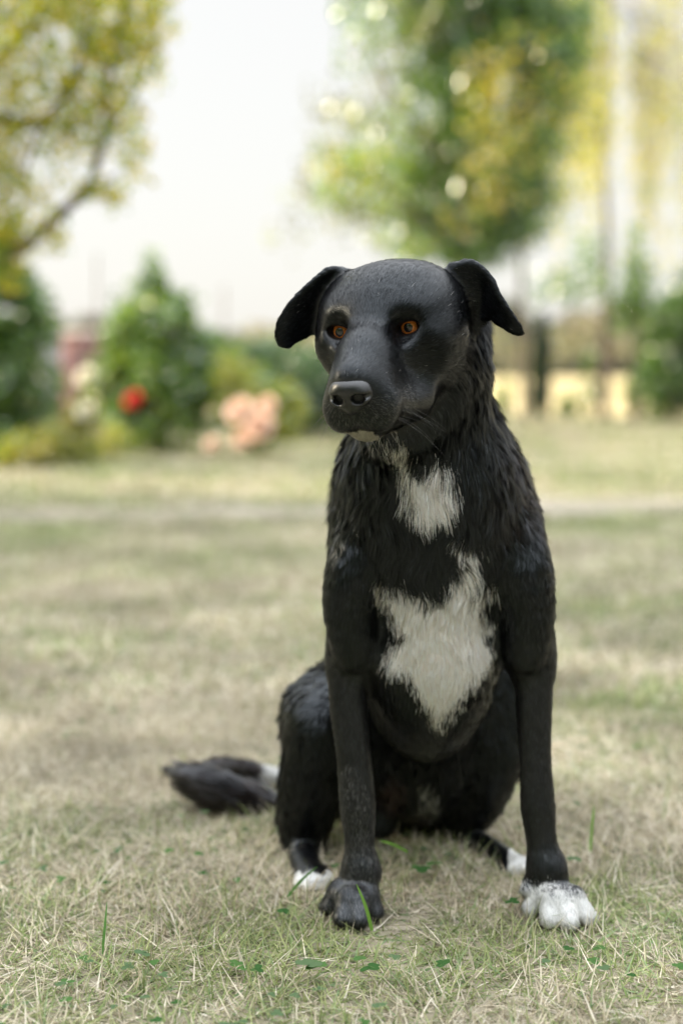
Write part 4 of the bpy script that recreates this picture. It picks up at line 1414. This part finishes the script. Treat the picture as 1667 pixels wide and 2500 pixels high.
GK = globals().get('GRASS_K', 1.0)
blades('grass', int(140000 * GK), 1.02, 2.75, .012, .044, .0018, 1, 3, 'short dry grass around the paws of the dog', power=.9)
blades('grass', int(120000 * GK), 2.7, 6.2, .016, .045, .0045, 2, 2, 'dry lawn grass stretching back behind the dog', gbias=.05)
blades('grass', int(120000 * GK), 6.0, 19.0, .02, .06, .013, 3, 2, 'distant lawn grass up to the bushes', gbias=.12)


# a few distinct green blades and clover leaves
def single_blade(pts, w, col):
    A = spline(pts, 5)
    t = np.gradient(A, axis=0); t /= np.linalg.norm(t, axis=1)[:, None]
    s = np.cross(t, np.array([0, -1., .2])); s /= np.linalg.norm(s, axis=1)[:, None]
    k = len(A)
    ww = w * np.sin(np.linspace(.9, math.pi, k)) ** .7
    ww[-1] = 0.0002
    V = np.concatenate([A - s * ww[:, None] / 2, A + s * ww[:, None] / 2])
    i = np.arange(k - 1)
    F = np.stack([i, i + 1, i + 1 + k, i + k], 1)
    m = mesh_from('grass_blade', V, F, grass_mat, smooth=True)
    add_color(m, 'leaf', np.tile(np.array([col]), (len(V), 1)))
    return m


G1, G2 = (.16, .30, .06), (.10, .22, .06)
for (pp, w, c, lb) in (([P(908, 2272, 1.592), P(893, 2215, 1.588), P(870, 2158, 1.59)], .0042, G1, 'long bright green blade standing in front of the black paw'),
                       ([P(702, 2190, 1.70), P(735, 2150, 1.70), P(775, 2115, 1.69)], .0038, G2, 'green blade leaning across the white hind toes'),
                       ([P(995, 2080, 1.77), P(960, 2062, 1.77), P(925, 2052, 1.78)], .0040, G1, 'green blade lying just behind the black front leg'),
                       ([P(250, 2330, 1.5), P(256, 2270, 1.5), P(262, 2200, 1.51)], .0030, G2, 'upright green blade in the grass at the lower left'),
                       ([P(1440, 2080, 1.84), P(1445, 2010, 1.84), P(1450, 1965, 1.85)], .0035, G1, 'upright green blade right of the leg above the white paw')):
    tag(link('grass_blade', single_blade(pp, w, c)), lb, 'grass blade', 'single green blades')

r = np.random.default_rng(55)
V, F, C = [], [], []
def leaflet(c, rot, rr_, tilt, col):
    k = len(V)
    e1 = np.array([math.cos(rot), math.sin(rot), tilt]); e2 = np.array([-math.sin(rot), math.cos(rot), tilt * .4 * r.normal()])
    V.append(c)
    n_ = 9
    for i in range(n_):
        a = -2.6 + 5.2 * i / (n_ - 1)
        rr2 = rr_ * (1 - .12 * (i == n_ // 2))
        V.append(c + e1 * rr_ * .9 + (e1 * math.cos(a) + e2 * math.sin(a)) * rr2 + np.array([0, 0, .15 * rr_ * abs(math.sin(a))]))
    for i in range(n_ - 1): F.append((k, k + 1 + i, k + 2 + i))
    C.extend([col] * (n_ + 1))
spots = [(755, 2432, 1.47, 1.7), (775, 2440, 1.465, 1.4), (905, 2455, 1.46, 1.3), (1030, 2120, 1.76, 1.4), (1060, 2105, 1.78, 1.2), (1400, 2095, 1.80, 1.1), (1250, 2230, 1.65, 1.0), (690, 2255, 1.62, .9), (350, 2385, 1.5, 1.0)]
for i in range(700):
    yy = 1.15 + 2.2 * r.random() ** 1.1
    spots.append((None, (r.random() - .5) * (.62 * yy + .3), yy, .45 + .5 * r.random()))
for sp in spots:
    if sp[0] is None:
        c = np.array([sp[1], sp[2], .012 + .010 * r.random()])
        if snoise(c[None], .5, 33)[0] < -.1: continue
    else:
        c = P(sp[0], sp[1], sp[2]); c[2] = .022
    col = np.array([(.04, .095, .03), (.07, .14, .045), (.09, .14, .07)][r.integers(0, 3)])
    a0 = r.random() * 6.28
    for k in range(3):
        leaflet(c, a0 + k * 2.094, .0052 * sp[3], .15 * r.normal(), col)
me = mesh_from('clover', np.array(V), np.array(F), grass_mat)
add_color(me, 'leaf', np.array(C))
tag(link('clover', me), 'small clover leaves scattered low in the grass', kind='stuff')
